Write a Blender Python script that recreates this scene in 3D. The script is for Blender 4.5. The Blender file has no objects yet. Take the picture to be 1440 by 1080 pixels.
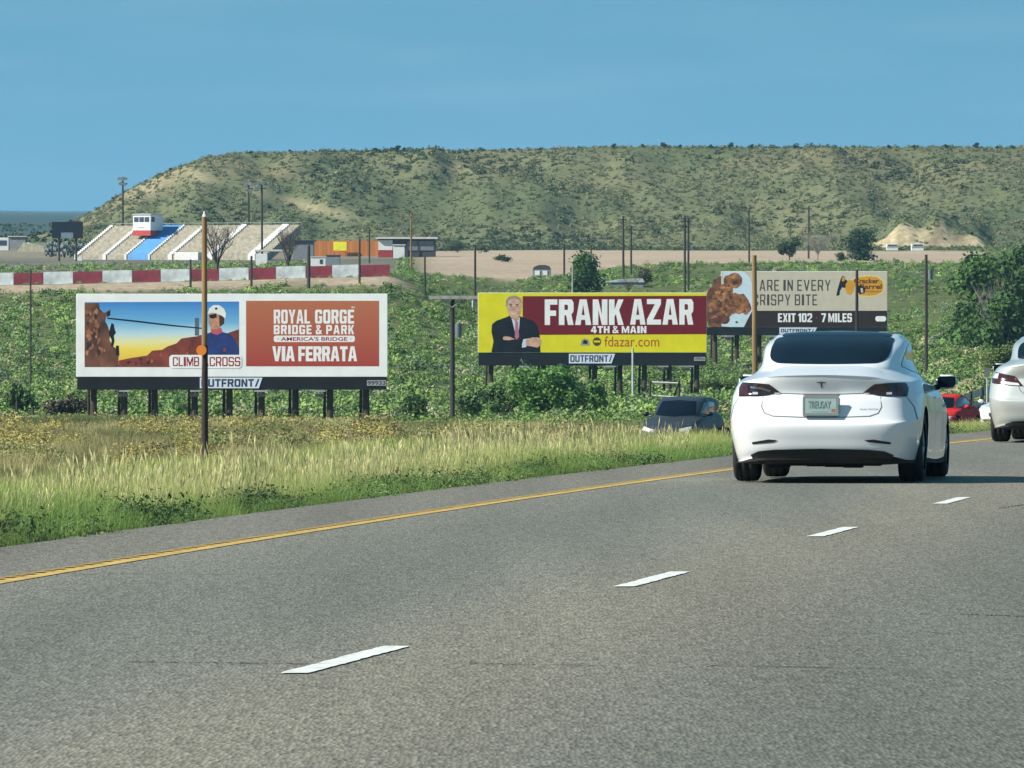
import bpy, bmesh, math, random
import numpy as np
from mathutils import Vector, Matrix
from mathutils.bvhtree import BVHTree
from mathutils.geometry import delaunay_2d_cdt

SC = bpy.context.scene
COL = SC.collection
rnd = random.Random(7)
rng = np.random.default_rng(11)

# ------------------------------------------------------------------ camera
F = 12000.0          # focal length in photo pixels (1440 wide)
EYE = 1.28
HOR = 490.0
cam_d = bpy.data.cameras.new('camera')
cam = bpy.data.objects.new('camera', cam_d)
COL.objects.link(cam)
cam.location = (0, 0, EYE)
cam.rotation_euler = (math.radians(90), 0, 0)
cam_d.sensor_width = 36.0
cam_d.lens = 36.0 * F / 1440.0
cam_d.shift_y = -(540.0 - HOR) / 1440.0
cam_d.clip_start = 0.5
cam_d.clip_end = 60000
SC.camera = cam

# ------------------------------------------------------------------ world, sun, exposure
SUN_EL, SUN_AZ = math.radians(37), math.radians(20)      # azimuth: degrees behind the left-hand side
to_sun = Vector((-math.cos(SUN_AZ) * math.cos(SUN_EL), -math.sin(SUN_AZ) * math.cos(SUN_EL), math.sin(SUN_EL)))
w = bpy.data.worlds.new('World')
SC.world = w
w.use_nodes = True
nt = w.node_tree
for n in list(nt.nodes):
    nt.nodes.remove(n)
N = nt.nodes.new
out = N('ShaderNodeOutputWorld'); bg = N('ShaderNodeBackground')
sky = N('ShaderNodeTexSky'); sky.sky_type = 'NISHITA'; sky.sun_disc = False
sky.sun_elevation = SUN_EL
sky.sun_rotation = math.atan2(to_sun.x, to_sun.y)
sky.altitude = 1500; sky.air_density = 1.0; sky.dust_density = 0.2; sky.ozone_density = 1.6
geo = N('ShaderNodeTexCoord')
sep = N('ShaderNodeSeparateXYZ'); cmb = N('ShaderNodeCombineXYZ')
ab = N('ShaderNodeMath'); ab.operation = 'MULTIPLY_ADD'; ab.inputs[1].default_value = 2.2; ab.inputs[2].default_value = 0.42
nt.links.new(geo.outputs['Generated'], sep.inputs[0])
nt.links.new(sep.outputs[2], ab.inputs[0])
nt.links.new(sep.outputs[0], cmb.inputs[0]); nt.links.new(sep.outputs[1], cmb.inputs[1]); nt.links.new(ab.outputs[0], cmb.inputs[2])
nt.links.new(cmb.outputs[0], sky.inputs['Vector'])
# faint streaky cirrus
mp = N('ShaderNodeMapping'); mp.inputs['Scale'].default_value = (26, 26, 210); mp.inputs['Rotation'].default_value = (0, math.radians(5), 0)
nz = N('ShaderNodeTexNoise'); nz.inputs['Scale'].default_value = 1.0; nz.inputs['Detail'].default_value = 4; nz.inputs['Roughness'].default_value = .5
rp = N('ShaderNodeValToRGB'); rp.color_ramp.elements[0].position = .45; rp.color_ramp.elements[1].position = .85
rp.color_ramp.elements[1].color = (.05, .05, .05, 1)
mx = N('ShaderNodeMixRGB'); mx.blend_type = 'MIX'; mx.inputs[2].default_value = (6.6, 7.8, 8.6, 1)
tint = N('ShaderNodeMixRGB'); tint.blend_type = 'MULTIPLY'; tint.inputs[0].default_value = 1.0; tint.inputs[2].default_value = (.82, 1.37, 1.09, 1)
nt.links.new(geo.outputs['Generated'], mp.inputs[0]); nt.links.new(mp.outputs[0], nz.inputs['Vector'])
nt.links.new(nz.outputs['Fac'], rp.inputs[0]); nt.links.new(rp.outputs[0], mx.inputs[0])
nt.links.new(sky.outputs[0], tint.inputs[1]); nt.links.new(tint.outputs[0], mx.inputs[1])
nt.links.new(mx.outputs[0], bg.inputs[0])
bg.inputs[1].default_value = 0.10
nt.links.new(bg.outputs[0], out.inputs[0])

sl = bpy.data.lights.new('sun', 'SUN'); sl.energy = 4.6; sl.angle = math.radians(.53); sl.color = (1, .95, .86)
so = bpy.data.objects.new('sun', sl); COL.objects.link(so)
so.rotation_euler = to_sun.to_track_quat('Z', 'Y').to_euler()
so.location = (-30, -10, 60)

SC.view_settings.view_transform = 'Standard'
SC.view_settings.look = 'None'
SC.view_settings.exposure = 0.88
SC.view_settings.gamma = 1
SC.render.engine = 'CYCLES'
SC.cycles.use_denoising = True
SC.cycles.max_bounces = 6
SC.cycles.volume_bounces = 0
SC.cycles.transparent_max_bounces = 6

# ------------------------------------------------------------------ helpers
def at(px, py, Y):
    return Vector(((px - 720) / F * Y, Y, EYE - (py - HOR) / F * Y))

def lin(r, g, b):
    f = lambda c: (c / 255 / 12.92) if c / 255 <= .04045 else ((c / 255 + .055) / 1.055) ** 2.4
    return (f(r), f(g), f(b))

MATS = {}
def mat(name, color, rough=.8, metal=0.0, var=.12, scale=3.0, bump=0.0, coat=0.0, spec=.4, streak=False):
    if name in MATS:
        return MATS[name]
    m = bpy.data.materials.new(name); m.use_nodes = True
    t = m.node_tree; b = t.nodes['Principled BSDF']
    b.inputs['Roughness'].default_value = rough; b.inputs['Metallic'].default_value = metal
    b.inputs['Specular IOR Level'].default_value = spec
    b.inputs['Coat Weight'].default_value = coat
    b.inputs['Coat Roughness'].default_value = .04
    tc = t.nodes.new('ShaderNodeTexCoord')
    nz = t.nodes.new('ShaderNodeTexNoise'); nz.inputs['Scale'].default_value = scale; nz.inputs['Detail'].default_value = 5
    src = tc.outputs['Object']
    if streak:
        mp = t.nodes.new('ShaderNodeMapping'); mp.inputs['Scale'].default_value = (1, 1, .08)
        t.links.new(src, mp.inputs[0]); src = mp.outputs[0]
    t.links.new(src, nz.inputs['Vector'])
    r = t.nodes.new('ShaderNodeValToRGB')
    c = color
    r.color_ramp.elements[0].position = .3; r.color_ramp.elements[1].position = .7
    r.color_ramp.elements[0].color = (c[0] * (1 - var), c[1] * (1 - var), c[2] * (1 - var), 1)
    r.color_ramp.elements[1].color = (min(1, c[0] * (1 + var)), min(1, c[1] * (1 + var)), min(1, c[2] * (1 + var)), 1)
    t.links.new(nz.outputs['Fac'], r.inputs[0]); t.links.new(r.outputs[0], b.inputs['Base Color'])
    if bump:
        bp = t.nodes.new('ShaderNodeBump'); bp.inputs['Strength'].default_value = bump; bp.inputs['Distance'].default_value = .02
        t.links.new(nz.outputs['Fac'], bp.inputs['Height']); t.links.new(bp.outputs[0], b.inputs['Normal'])
    MATS[name] = m
    return m

def vcol_mat(name, rough=.95, nscale=0, namt=.3, bump=0, spec=.1, transl=0.0):
    if name in MATS:
        return MATS[name]
    m = bpy.data.materials.new(name); m.use_nodes = True
    t = m.node_tree; b = t.nodes['Principled BSDF']
    b.inputs['Roughness'].default_value = rough; b.inputs['Specular IOR Level'].default_value = spec
    a = t.nodes.new('ShaderNodeAttribute'); a.attribute_name = 'Col'
    src = a.outputs['Color']
    if nscale:
        tc = t.nodes.new('ShaderNodeTexCoord')
        nz = t.nodes.new('ShaderNodeTexNoise'); nz.inputs['Scale'].default_value = nscale; nz.inputs['Detail'].default_value = 8; nz.inputs['Roughness'].default_value = .65
        t.links.new(tc.outputs['Object'], nz.inputs['Vector'])
        mr = t.nodes.new('ShaderNodeMapRange'); mr.inputs[1].default_value = .3; mr.inputs[2].default_value = .7
        mr.inputs[3].default_value = 1 - namt; mr.inputs[4].default_value = 1 + namt
        t.links.new(nz.outputs['Fac'], mr.inputs[0])
        mu = t.nodes.new('ShaderNodeMixRGB'); mu.blend_type = 'MULTIPLY'; mu.inputs[0].default_value = 1
        t.links.new(src, mu.inputs[1]); t.links.new(mr.outputs[0], mu.inputs[2]); src = mu.outputs[0]
        if bump:
            bp = t.nodes.new('ShaderNodeBump'); bp.inputs['Strength'].default_value = bump; bp.inputs['Distance'].default_value = .3
            t.links.new(nz.outputs['Fac'], bp.inputs['Height']); t.links.new(bp.outputs[0], b.inputs['Normal'])
    t.links.new(src, b.inputs['Base Color'])
    if transl:
        tr = t.nodes.new('ShaderNodeBsdfTranslucent'); ms = t.nodes.new('ShaderNodeMixShader'); ms.inputs[0].default_value = transl
        t.links.new(src, tr.inputs['Color'])
        o = t.nodes['Material Output']
        t.links.new(b.outputs[0], ms.inputs[1]); t.links.new(tr.outputs[0], ms.inputs[2]); t.links.new(ms.outputs[0], o.inputs['Surface'])
    MATS[name] = m
    return m

def tag(o, label=None, cat=None, group=None, kind=None):
    if label: o['label'] = label
    if cat: o['category'] = cat
    if group: o['group'] = group
    if kind: o['kind'] = kind
    return o

def thing(name, label, cat, loc=(0, 0, 0), rz=0.0, group=None):
    o = bpy.data.objects.new(name, None); COL.objects.link(o)
    o.empty_display_size = .3
    o.location = loc; o.rotation_euler = (0, 0, rz)
    return tag(o, label, cat, group)

class MB:
    def __init__(s):
        s.v = []; s.f = []; s.m = []
    def quad(s, pts, mi=0):
        i = len(s.v); s.v += [tuple(p) for p in pts]; s.f.append(tuple(range(i, i + len(pts)))); s.m.append(mi)
        return s
    def box(s, x0, x1, y0, y1, z0, z1, mi=0):
        i = len(s.v)
        s.v += [(x, y, z) for z in (z0, z1) for y in (y0, y1) for x in (x0, x1)]
        for a in ((0, 2, 3, 1), (4, 5, 7, 6), (0, 1, 5, 4), (2, 6, 7, 3), (0, 4, 6, 2), (1, 3, 7, 5)):
            s.f.append(tuple(i + k for k in a)); s.m.append(mi)
        return s
    def tube(s, p0, p1, r0, r1=None, n=10, cap=True, mi=0):
        p0, p1 = Vector(p0), Vector(p1); r1 = r0 if r1 is None else r1
        d = (p1 - p0).normalized()
        a = d.orthogonal().normalized(); b = d.cross(a)
        i = len(s.v)
        for p, r in ((p0, r0), (p1, r1)):
            for k in range(n):
                t = 2 * math.pi * k / n
                s.v.append(tuple(p + a * (r * math.cos(t)) + b * (r * math.sin(t))))
        for k in range(n):
            k2 = (k + 1) % n
            s.f.append((i + k, i + k2, i + n + k2, i + n + k)); s.m.append(mi)
        if cap:
            s.f.append(tuple(i + k for k in reversed(range(n)))); s.m.append(mi)
            s.f.append(tuple(i + n + k for k in range(n))); s.m.append(mi)
        return s
    def prism(s, pts, y0, y1, mi=0):
        """(x,z) outline extruded along y"""
        n = len(pts); i = len(s.v)
        s.v += [(p[0], y0, p[1]) for p in pts] + [(p[0], y1, p[1]) for p in pts]
        s.f.append(tuple(i + k for k in range(n))); s.m.append(mi)
        s.f.append(tuple(i + n + k for k in reversed(range(n)))); s.m.append(mi)
        for k in range(n):
            k2 = (k + 1) % n
            s.f.append((i + k, i + n + k, i + n + k2, i + k2)); s.m.append(mi)
        return s
    def lathe_x(s, prof, c, n=28, mi=0):
        """profile (x, r) round the x axis through c"""
        i = len(s.v); m = len(prof)
        for k in range(n):
            t = 2 * math.pi * k / n
            for (x, r) in prof:
                s.v.append((c[0] + x, c[1] + r * math.cos(t), c[2] + r * math.sin(t)))
        for k in range(n):
            k2 = (k + 1) % n
            for j in range(m - 1):
                s.f.append((i + k * m + j, i + k * m + j + 1, i + k2 * m + j + 1, i + k2 * m + j)); s.m.append(mi)
        return s
    def build(s, name, mats, parent=None, smooth=False, loc=None, bevel=0):
        me = bpy.data.meshes.new(name)
        me.from_pydata(s.v, [], s.f)
        if not isinstance(mats, (list, tuple)): mats = [mats]
        for m in mats: me.materials.append(m)
        me.polygons.foreach_set('material_index', s.m)
        bm = bmesh.new(); bm.from_mesh(me); bmesh.ops.recalc_face_normals(bm, faces=bm.faces)
        if bevel:
            bmesh.ops.bevel(bm, geom=[e for e in bm.edges], offset=bevel, segments=2, affect='EDGES', clamp_overlap=True)
        bm.to_mesh(me); bm.free()
        if smooth:
            me.polygons.foreach_set('use_smooth', [True] * len(me.polygons))
        me.update()
        o = bpy.data.objects.new(name, me); COL.objects.link(o)
        if parent is not None: o.parent = parent
        if loc is not None: o.location = loc
        return o

def np_mesh(name, V, Q, C=None, m=None, smooth=False):
    me = bpy.data.meshes.new(name)
    V = np.ascontiguousarray(V, dtype=np.float32); Q = np.ascontiguousarray(Q, dtype=np.int32)
    nf, k = Q.shape
    me.vertices.add(len(V)); me.vertices.foreach_set('co', V.ravel())
    me.loops.add(nf * k); me.loops.foreach_set('vertex_index', Q.ravel())
    me.polygons.add(nf); me.polygons.foreach_set('loop_start', np.arange(nf, dtype=np.int32) * k)
    if smooth: me.polygons.foreach_set('use_smooth', np.ones(nf, dtype=bool))
    me.update(calc_edges=True)
    if C is not None:
        ca = me.color_attributes.new('Col', 'FLOAT_COLOR', 'POINT')
        C4 = np.ones((len(V), 4), dtype=np.float32); C4[:, :3] = C
        ca.data.foreach_set('color', C4.ravel())
    if m: me.materials.append(m)
    return me

def vnoise(x, y, seed=0):
    x = np.asarray(x, float); y = np.asarray(y, float)
    xi = np.floor(x).astype(np.int64); yi = np.floor(y).astype(np.int64)
    fx = x - xi; fy = y - yi
    fx = fx * fx * (3 - 2 * fx); fy = fy * fy * (3 - 2 * fy)
    def h(a, b):
        n = (a * 374761393 + b * 668265263 + seed * 974711) & 0xffffffff
        n = ((n ^ (n >> 13)) * 1274126177) & 0xffffffff
        return ((n ^ (n >> 16)) & 0xffff) / 65535.0
    return (h(xi, yi) * (1 - fx) + h(xi + 1, yi) * fx) * (1 - fy) + (h(xi, yi + 1) * (1 - fx) + h(xi + 1, yi + 1) * fx) * fy

def fbm(x, y, seed=0, o=4):
    s = 0; a = .5
    for k in range(o):
        s = s + a * vnoise(x * 2 ** k, y * 2 ** k, seed + k); a *= .5
    return s / (1 - .5 ** o)

def sstep(a, b, x):
    t = np.clip((x - a) / (b - a), 0, 1)
    return t * t * (3 - 2 * t)

# ------------------------------------------------------------------ road geometry (pure functions)
def xe(Y):                                   # yellow edge line of the carriageway
    Y = np.asarray(Y, float)
    Yc = np.clip(Y, -80, 330)
    return -6.72 + .0658 * Yc + .00038 * Yc ** 2 + (Y - Yc) * (.0658 + .00076 * Yc)

def zopp(Y):
    return np.clip(-2.15 + .0115 * (np.asarray(Y, float) - 260), -2.6, -1.7)

YT = np.array([420, 560, 650, 705, 760, 850, 1000, 1150, 1250, 1290, 1335, 1385.])
US = np.array([-900, -300, 0, 60, 100, 140, 180, 230, 290, 330, 420, 550, 700, 800, 920, 1050, 1200, 1300, 1440, 1700, 2600.])
def col(base, rim):
    return base + [rim * .22 + base[-1] * .78, rim * .64 + base[-1] * .36, rim]
TAB = np.array([
    [597, 548, 490, 403, 396, 385, 367, 352, 345, 343, 341, 338],
    [597, 548, 490, 403, 396, 385, 367, 352, 345, 343, 341, 338],
    [597, 548, 490, 402, 395, 385, 365, 352, 345, 342, 340, 336],
    col([597, 548, 490, 401, 394, 384, 365, 352, 346], 330),
    col([597, 548, 490, 400, 393, 383, 365, 352, 346], 314),
    col([597, 548, 490, 399, 393, 382, 365, 353, 347], 293),
    col([598, 548, 490, 398, 392, 381, 365, 354, 348], 268),
    col([598, 548, 490, 397, 391, 380, 365, 355, 349], 244),
    col([599, 548, 490, 396, 390, 379, 365, 356, 350], 221),
    col([599, 548, 490, 395, 389, 378, 365, 356, 350], 215),
    col([600, 548, 490, 392, 387, 376, 366, 358, 351], 215),
    col([600, 550, 490, 389, 384, 373, 364, 357, 351], 211),
    col([597, 560, 505, 450, 393, 377, 363, 354, 350], 212),
    col([592, 562, 505, 450, 396, 380, 362, 353, 350], 209),
    col([585, 562, 512, 455, 400, 377, 362, 354, 350], 207),
    col([575, 555, 522, 470, 402, 374, 362, 355, 350], 208),
    col([572, 550, 518, 470, 404, 376, 365, 357, 349], 208),
    col([570, 535, 495, 455, 410, 380, 368, 358, 347], 207),
    col([566, 525, 480, 440, 408, 384, 372, 358, 347], 206),
    col([560, 520, 478, 440, 408, 384, 372, 358, 347], 207),
    col([560, 520, 478, 440, 408, 384, 372, 358, 347], 207)], float)
ZT = EYE + (HOR - TAB) / F * YT[None, :]
CUT_U = [1195, 1235, 1262, 1290, 1318, 1345, 1372, 1392]
CUT_H = [0, 16, 32, 42, 40, 30, 20, 0]

def H(X, Y):
    X = np.asarray(X, float); Y = np.asarray(Y, float)
    X, Y = np.broadcast_arrays(X, Y)
    u = 720 + F * X / np.maximum(Y, 60)
    # near field
    d = xe(Y) - X
    zn = -.06 - 2.15 * sstep(1.6, 21, d) + (zopp(Y) + 2.15) * sstep(18, 23, d) - .0 * d
    zn = np.where(d < 1.0, -.06 - .0 * d, zn)
    zn = zn + .25 * (fbm(X / 9, Y / 14, 3) - .5) * sstep(37, 46, d)
    # far field
    iu = np.clip(np.searchsorted(US, u) - 1, 0, len(US) - 2); fu = np.clip((u - US[iu]) / (US[iu + 1] - US[iu]), 0, 1)
    iy = np.clip(np.searchsorted(YT, Y) - 1, 0, len(YT) - 2); fy = np.clip((Y - YT[iy]) / (YT[iy + 1] - YT[iy]), 0, 1)
    zf = (ZT[iu, iy] * (1 - fu) + ZT[iu + 1, iy] * fu) * (1 - fy) + (ZT[iu, iy + 1] * (1 - fu) + ZT[iu + 1, iy + 1] * fu) * fy
    zf = zf + (fbm(X / 11, Y / 25, 5) - .5) * 1.1 * sstep(430, 470, Y) * (1 - sstep(640, 680, Y))
    fl = sstep(1245, 1290, Y) * (1 - sstep(1368, 1384, Y)) * sstep(60, 200, u)
    zf = zf + fl * ((fbm(X / 13, Y / 55, 8) - .5) * 5.4 + (vnoise(X / 4.5, Y / 30, 19) - .5) * 1.5 + (fbm(X / 7, Y / 40, 18) - .5) * 4.0 * (1 - sstep(420, 560, u)))
    rim = sstep(1370, 1384, Y) * sstep(60, 160, u)
    zf = zf + rim * (fbm(X / 16, Y / 60, 21) - .5) * .55
    cut = np.interp(u, CUT_U, CUT_H) * 1240 / F
    gul = .7 + .6 * vnoise(X / 1.7, Y * 0, 31)
    cut = cut * (.30 + 1.0 * vnoise(X / 2.6, Y / 9, 33) + .3 * vnoise(X / 1.3, Y * 0, 34))
    zf = zf + cut * sstep(1236, 1243 + 3 * gul, Y) * (1 - sstep(1247, 1310, Y))
    # far plain
    yp = 290.5 + 46 * (1500 / np.maximum(Y, 1500)) ** 1.15 + 1.2 * np.sin(u / 60.0) * sstep(5000, 8000, Y)
    zp = EYE + (HOR - yp) / F * Y
    t = sstep(1500, 2300, Y)
    zf = zf * (1 - t) + zp * t
    t = sstep(330, 420, Y)
    return zn * (1 - t) + zf * t

def ground(px, Y):
    X = (px - 720) / F * Y
    return Vector((X, Y, float(H(X, Y))))

# ------------------------------------------------------------------ terrain sheet
def px_of(X, Y, Z):
    Ym = np.maximum(Y, 30)
    return 720 + F * X / Ym, HOR + (EYE - Z) * F / Ym

def blob(u, v, cu, cv, ru, rv, ang=0):
    c, s = math.cos(ang), math.sin(ang)
    a = (u - cu) * c + (v - cv) * s; b = -(u - cu) * s + (v - cv) * c
    return np.exp(-((a / ru) ** 2 + (b / rv) ** 2))

def dirt_mask(X, Y, Z):
    u, v = px_of(X, Y, Z)
    n = fbm(X / 6, Y / 18, 44)
    # in front of the block wall
    m = sstep(697, 701, Y + 4 * (n - .5)) * (1 - sstep(704, 712, Y)) * (1 - sstep(555, 600, u))
    # broad bare ground below the mesa
    a = sstep(560, 620, u) * (1 - sstep(1370, 1400, u))
    y0 = np.interp(u, [560, 640, 760, 900, 1050, 1200, 1380], [775, 765, 775, 890, 900, 940, 980])
    m = np.maximum(m, a * sstep(y0 - 8, y0 + 8, Y + 50 * (n - .5)) * (1 - sstep(1185, 1200, Y + 40 * (n - .5))))
    # grandstand yard
    m = np.maximum(m, .30 * sstep(1010, 1030, Y) * (1 - sstep(1215, 1235, Y)) * (1 - sstep(560, 640, u)))
    # dirt path on the right
    path = np.exp(-(((v - (562 - (u - 1315) * .52)) / 8.0) ** 2)) * sstep(1300, 1320, u) * sstep(340, 380, Y) * (1 - sstep(560, 600, Y))
    m = np.maximum(m, .9 * path)
    return np.clip(m, 0, 1)

def ground_colour(X, Y, Z):
    u, v = px_of(X, Y, Z)
    n1 = fbm(X / 7, Y / 12, 60)[..., None]; n2 = fbm(X / 25, Y / 40, 70)[..., None]
    green = np.array((.05, .07, .025)) * (1 - n1) + np.array((.12, .135, .05)) * n1
    field = np.array((.15, .135, .06)) * (1 - n1) + np.array((.20, .15, .075)) * n1
    mesa = np.array((.095, .115, .052)) * (1 - n1) + np.array((.155, .15, .078)) * n1
    tan = np.array((.20, .16, .09)); dirt = np.array((.34, .265, .19)); sand = np.array((.32, .265, .16))
    far = np.array((.04, .065, .06))
    far = far * (.8 + .5 * vnoise(X / 60, Y / 700, 77)[..., None])
    d = (xe(Y) - X)[..., None]
    Yc = Y[..., None]
    c = field + 0 * d
    c = np.where(d < 8, np.array((.12, .125, .045)), c)
    t = sstep(395, 430, Yc); c = c * (1 - t) + green * t
    t = sstep(1190, 1260, Yc); c = c * (1 - t) + mesa * t
    n3 = fbm(X / 40, Y / 60, 74)[..., None]
    gm = sstep(.42, .62, n3) * sstep(1235, 1260, Yc) * (1 - sstep(1390, 1400, Yc)) * .7
    c = c * (1 - gm) + np.array((.075, .10, .045)) * gm
    # tan upper slope and bare patches on the mesa
    rimt = sstep(.45, .62, n2) * sstep(1310, 1370, Yc) * .55
    c = c * (1 - rimt) + tan * rimt
    uu, vv = u, v
    p = .55 * blob(uu, vv, 282, 250, 26, 9, .35) + .16 * blob(uu, vv, 385, 275, 120, 7, .27) + .8 * blob(uu, vv, 215, 262, 40, 14, -.5) + .7 * blob(uu, vv, 440, 292, 60, 7, .25) + .5 * blob(uu, vv, 660, 235, 60, 8, 0)
    p = (np.clip(p * (.5 + 1.0 * n1[..., 0]), 0, 1) * sstep(1255, 1275, Y) * (1 - sstep(1500, 1600, Y)))[..., None]
    c = c * (1 - p) + sand * p
    cu = (np.clip(np.interp(u, CUT_U, CUT_H) / 9, 0, 1) * sstep(1233, 1237, Y) * (1 - sstep(1243, 1247, Y)))[..., None]
    c = c * (1 - cu) + sand * cu * (.35 + 1.1 * vnoise(X / 1.1, Z / 3.0, 66)[..., None])
    t = sstep(1480, 1700, Yc) * (1 - sstep(80, 140, u)[..., None] * (1 - sstep(2200, 2600, Yc))); c = c * (1 - t) + far * t
    yd_ = (sstep(740, 770, Y + 40 * (n1[..., 0] - .5)) * (1 - sstep(1160, 1200, Y)) * (1 - sstep(540, 600, u)))[..., None]
    c = c * (1 - .8 * yd_) + np.array((.135, .125, .105)) * (.7 + .6 * n1) * .8 * yd_
    dm = dirt_mask(X, Y, Z)[..., None]
    c = c * (1 - dm) + dirt * (.85 + .3 * n1) * dm
    return c

rows = np.concatenate([np.arange(-60, 40, 10), np.arange(40, 420, 4), np.arange(420, 720, 5), np.arange(720, 1225, 9),
                       np.arange(1225, 1256, 1.2), np.arange(1256, 1420, 2.5), np.arange(1420, 2300, 40), 2300 * (9500 / 2300) ** np.linspace(0, 1, 45)])
sd = np.linspace(-.1, .1, 261)
scol = np.concatenate([-np.geomspace(.7, .103, 26), sd, np.geomspace(.103, .7, 26)])
GY, GS = np.meshgrid(rows, scol, indexing='ij')
GX = GS * (GY + 90)
GZ = H(GX, GY)
nr, nc = GX.shape
idx = np.arange(nr * nc).reshape(nr, nc)
Q = np.stack([idx[:-1, :-1], idx[:-1, 1:], idx[1:, 1:], idx[1:, :-1]], -1).reshape(-1, 4)
GC = ground_colour(GX, GY, GZ)
me = np_mesh('ground', np.stack([GX, GY, GZ], -1).reshape(-1, 3), Q, GC.reshape(-1, 3), vcol_mat('ground_earth', nscale=1.1, namt=.35, bump=.4), smooth=True)
o = bpy.data.objects.new('ground', me); COL.objects.link(o); tag(o, kind='structure')

# ------------------------------------------------------------------ road
def asphalt(name, base, tan):
    m = bpy.data.materials.new(name); m.use_nodes = True
    t = m.node_tree; b = t.nodes['Principled BSDF']; L = t.links.new; N = t.nodes.new
    b.inputs['Roughness'].default_value = .85; b.inputs['Specular IOR Level'].default_value = .25
    tc = N('ShaderNodeTexCoord')
    at_ = N('ShaderNodeAttribute'); at_.attribute_name = 'lat'
    # aggregate
    vo = N('ShaderNodeTexVoronoi'); vo.inputs['Scale'].default_value = 62; vo.inputs['Randomness'].default_value = 1
    mpv = N('ShaderNodeMapping'); mpv.inputs['Scale'].default_value = (1, .13, 1); L(tc.outputs['Object'], mpv.inputs[0]); L(mpv.outputs[0], vo.inputs['Vector'])
    sepc = N('ShaderNodeSeparateColor'); L(vo.outputs['Color'], sepc.inputs[0])
    mr = N('ShaderNodeMapRange'); mr.inputs[3].default_value = .70; mr.inputs[4].default_value = 1.32
    L(sepc.outputs[0], mr.inputs[0])
    n1 = N('ShaderNodeTexNoise'); n1.inputs['Scale'].default_value = 26; n1.inputs['Detail'].default_value = 8; n1.inputs['Roughness'].default_value = .75
    L(mpv.outputs[0], n1.inputs['Vector'])
    mr1 = N('ShaderNodeMapRange'); mr1.inputs[1].default_value = .3; mr1.inputs[2].default_value = .7; mr1.inputs[3].default_value = .80; mr1.inputs[4].default_value = 1.2
    L(n1.outputs['Fac'], mr1.inputs[0])
    # streaks along the lanes
    mp = N('ShaderNodeMapping'); mp.inputs['Scale'].default_value = (1.1, .035, 1); mp.inputs['Rotation'].default_value = (0, 0, math.radians(6.5))
    L(tc.outputs['Object'], mp.inputs[0])
    n2 = N('ShaderNodeTexNoise'); n2.inputs['Scale'].default_value = 1; n2.inputs['Detail'].default_value = 5
    L(mp.outputs[0], n2.inputs['Vector'])
    mr2 = N('ShaderNodeMapRange'); mr2.inputs[1].default_value = .3; mr2.inputs[2].default_value = .7; mr2.inputs[3].default_value = .86; mr2.inputs[4].default_value = 1.14
    L(n2.outputs['Fac'], mr2.inputs[0])
    # lateral ramp: dusty tan beside the lane line, darker oily lane centres
    rp = N('ShaderNodeValToRGB'); rp.color_ramp.interpolation = 'B_SPLINE'
    mrl = N('ShaderNodeMapRange'); mrl.inputs[1].default_value = -2; mrl.inputs[2].default_value = 12
    # wobble
    wob = N('ShaderNodeMath'); wob.operation = 'MULTIPLY_ADD'; wob.inputs[1].default_value = 1.6; wob.inputs[2].default_value = -.8
    L(n2.outputs['Fac'], wob.inputs[0])
    add = N('ShaderNodeMath'); add.operation = 'ADD'; L(at_.outputs['Fac'], add.inputs[0]); L(wob.outputs[0], add.inputs[1])
    L(add.outputs[0], mrl.inputs[0]); L(mrl.outputs[0], rp.inputs[0])
    els = rp.color_ramp.elements
    stops = [(-2, tan), (-.4, tan), (.4, base), (1.6, tuple(.86 * c for c in base)), (2.6, base), (3.4, tan), (4.2, tan), (5.2, tuple(.8 * c for c in base)), (6.4, tuple(.74 * c for c in base)), (8, tuple(.8 * c for c in base)), (12, base)]
    while len(els) < len(stops): els.new(.5)
    for e, (p, c) in zip(els, stops):
        e.position = (p + 2) / 14; e.color = (*c, 1)
    cur = rp.outputs[0]
    for k in (mr, mr1, mr2):
        mu = N('ShaderNodeMixRGB'); mu.blend_type = 'MULTIPLY'; mu.inputs[0].default_value = 1
        L(cur, mu.inputs[1]); L(k.outputs[0], mu.inputs[2]); cur = mu.outputs[0]
    L(cur, b.inputs['Base Color'])
    bp = N('ShaderNodeBump'); bp.inputs['Strength'].default_value = .5; bp.inputs['Distance'].default_value = .01
    L(vo.outputs['Distance'], bp.inputs['Height']); L(bp.outputs[0], b.inputs['Normal'])
    return m

def ribbon(name, fn, Ys, offs, z, m, lat=True):
    """strip between lateral offsets from the curve fn (positive to the right)"""
    Ys = np.asarray(Ys, float); V = []; A = []
    for a in offs:
        zz = z(Ys) if callable(z) else np.full_like(Ys, z)
        V.append(np.stack([fn(Ys) + a, Ys, zz], -1)); A.append(np.full_like(Ys, a))
    V = np.stack(V, 1); nY, nO = V.shape[:2]
    ix = np.arange(nY * nO).reshape(nY, nO)
    Q = np.stack([ix[:-1, :-1], ix[:-1, 1:], ix[1:, 1:], ix[1:, :-1]], -1).reshape(-1, 4)
    me = np_mesh(name, V.reshape(-1, 3), Q, None, m)
    if lat:
        at_ = me.attributes.new('lat', 'FLOAT', 'POINT'); at_.data.foreach_set('value', np.stack(A, 1).astype(np.float32).ravel())
    o = bpy.data.objects.new(name, me); COL.objects.link(o); tag(o, kind='structure')
    return o

Yr = np.arange(-55, 430, 2.0)
A1 = asphalt('aged_asphalt', (.140, .140, .118), (.166, .153, .118))
A2 = asphalt('shoulder_asphalt', (.134, .128, .106), (.138, .130, .106))
A3 = asphalt('far_asphalt', (.16, .16, .15), (.17, .16, .14))
ribbon('road', xe, Yr, np.linspace(-.16, 12.4, 20), 0.0, A1)
ribbon('road_shoulder', xe, Yr, np.linspace(-1.36, -.16, 5), -.004, A2)
ribbon('opposite_road', xe, np.arange(60, 330, 2.0), np.linspace(-33, -24, 8), lambda y: zopp(y) + .05, A3)

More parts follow.
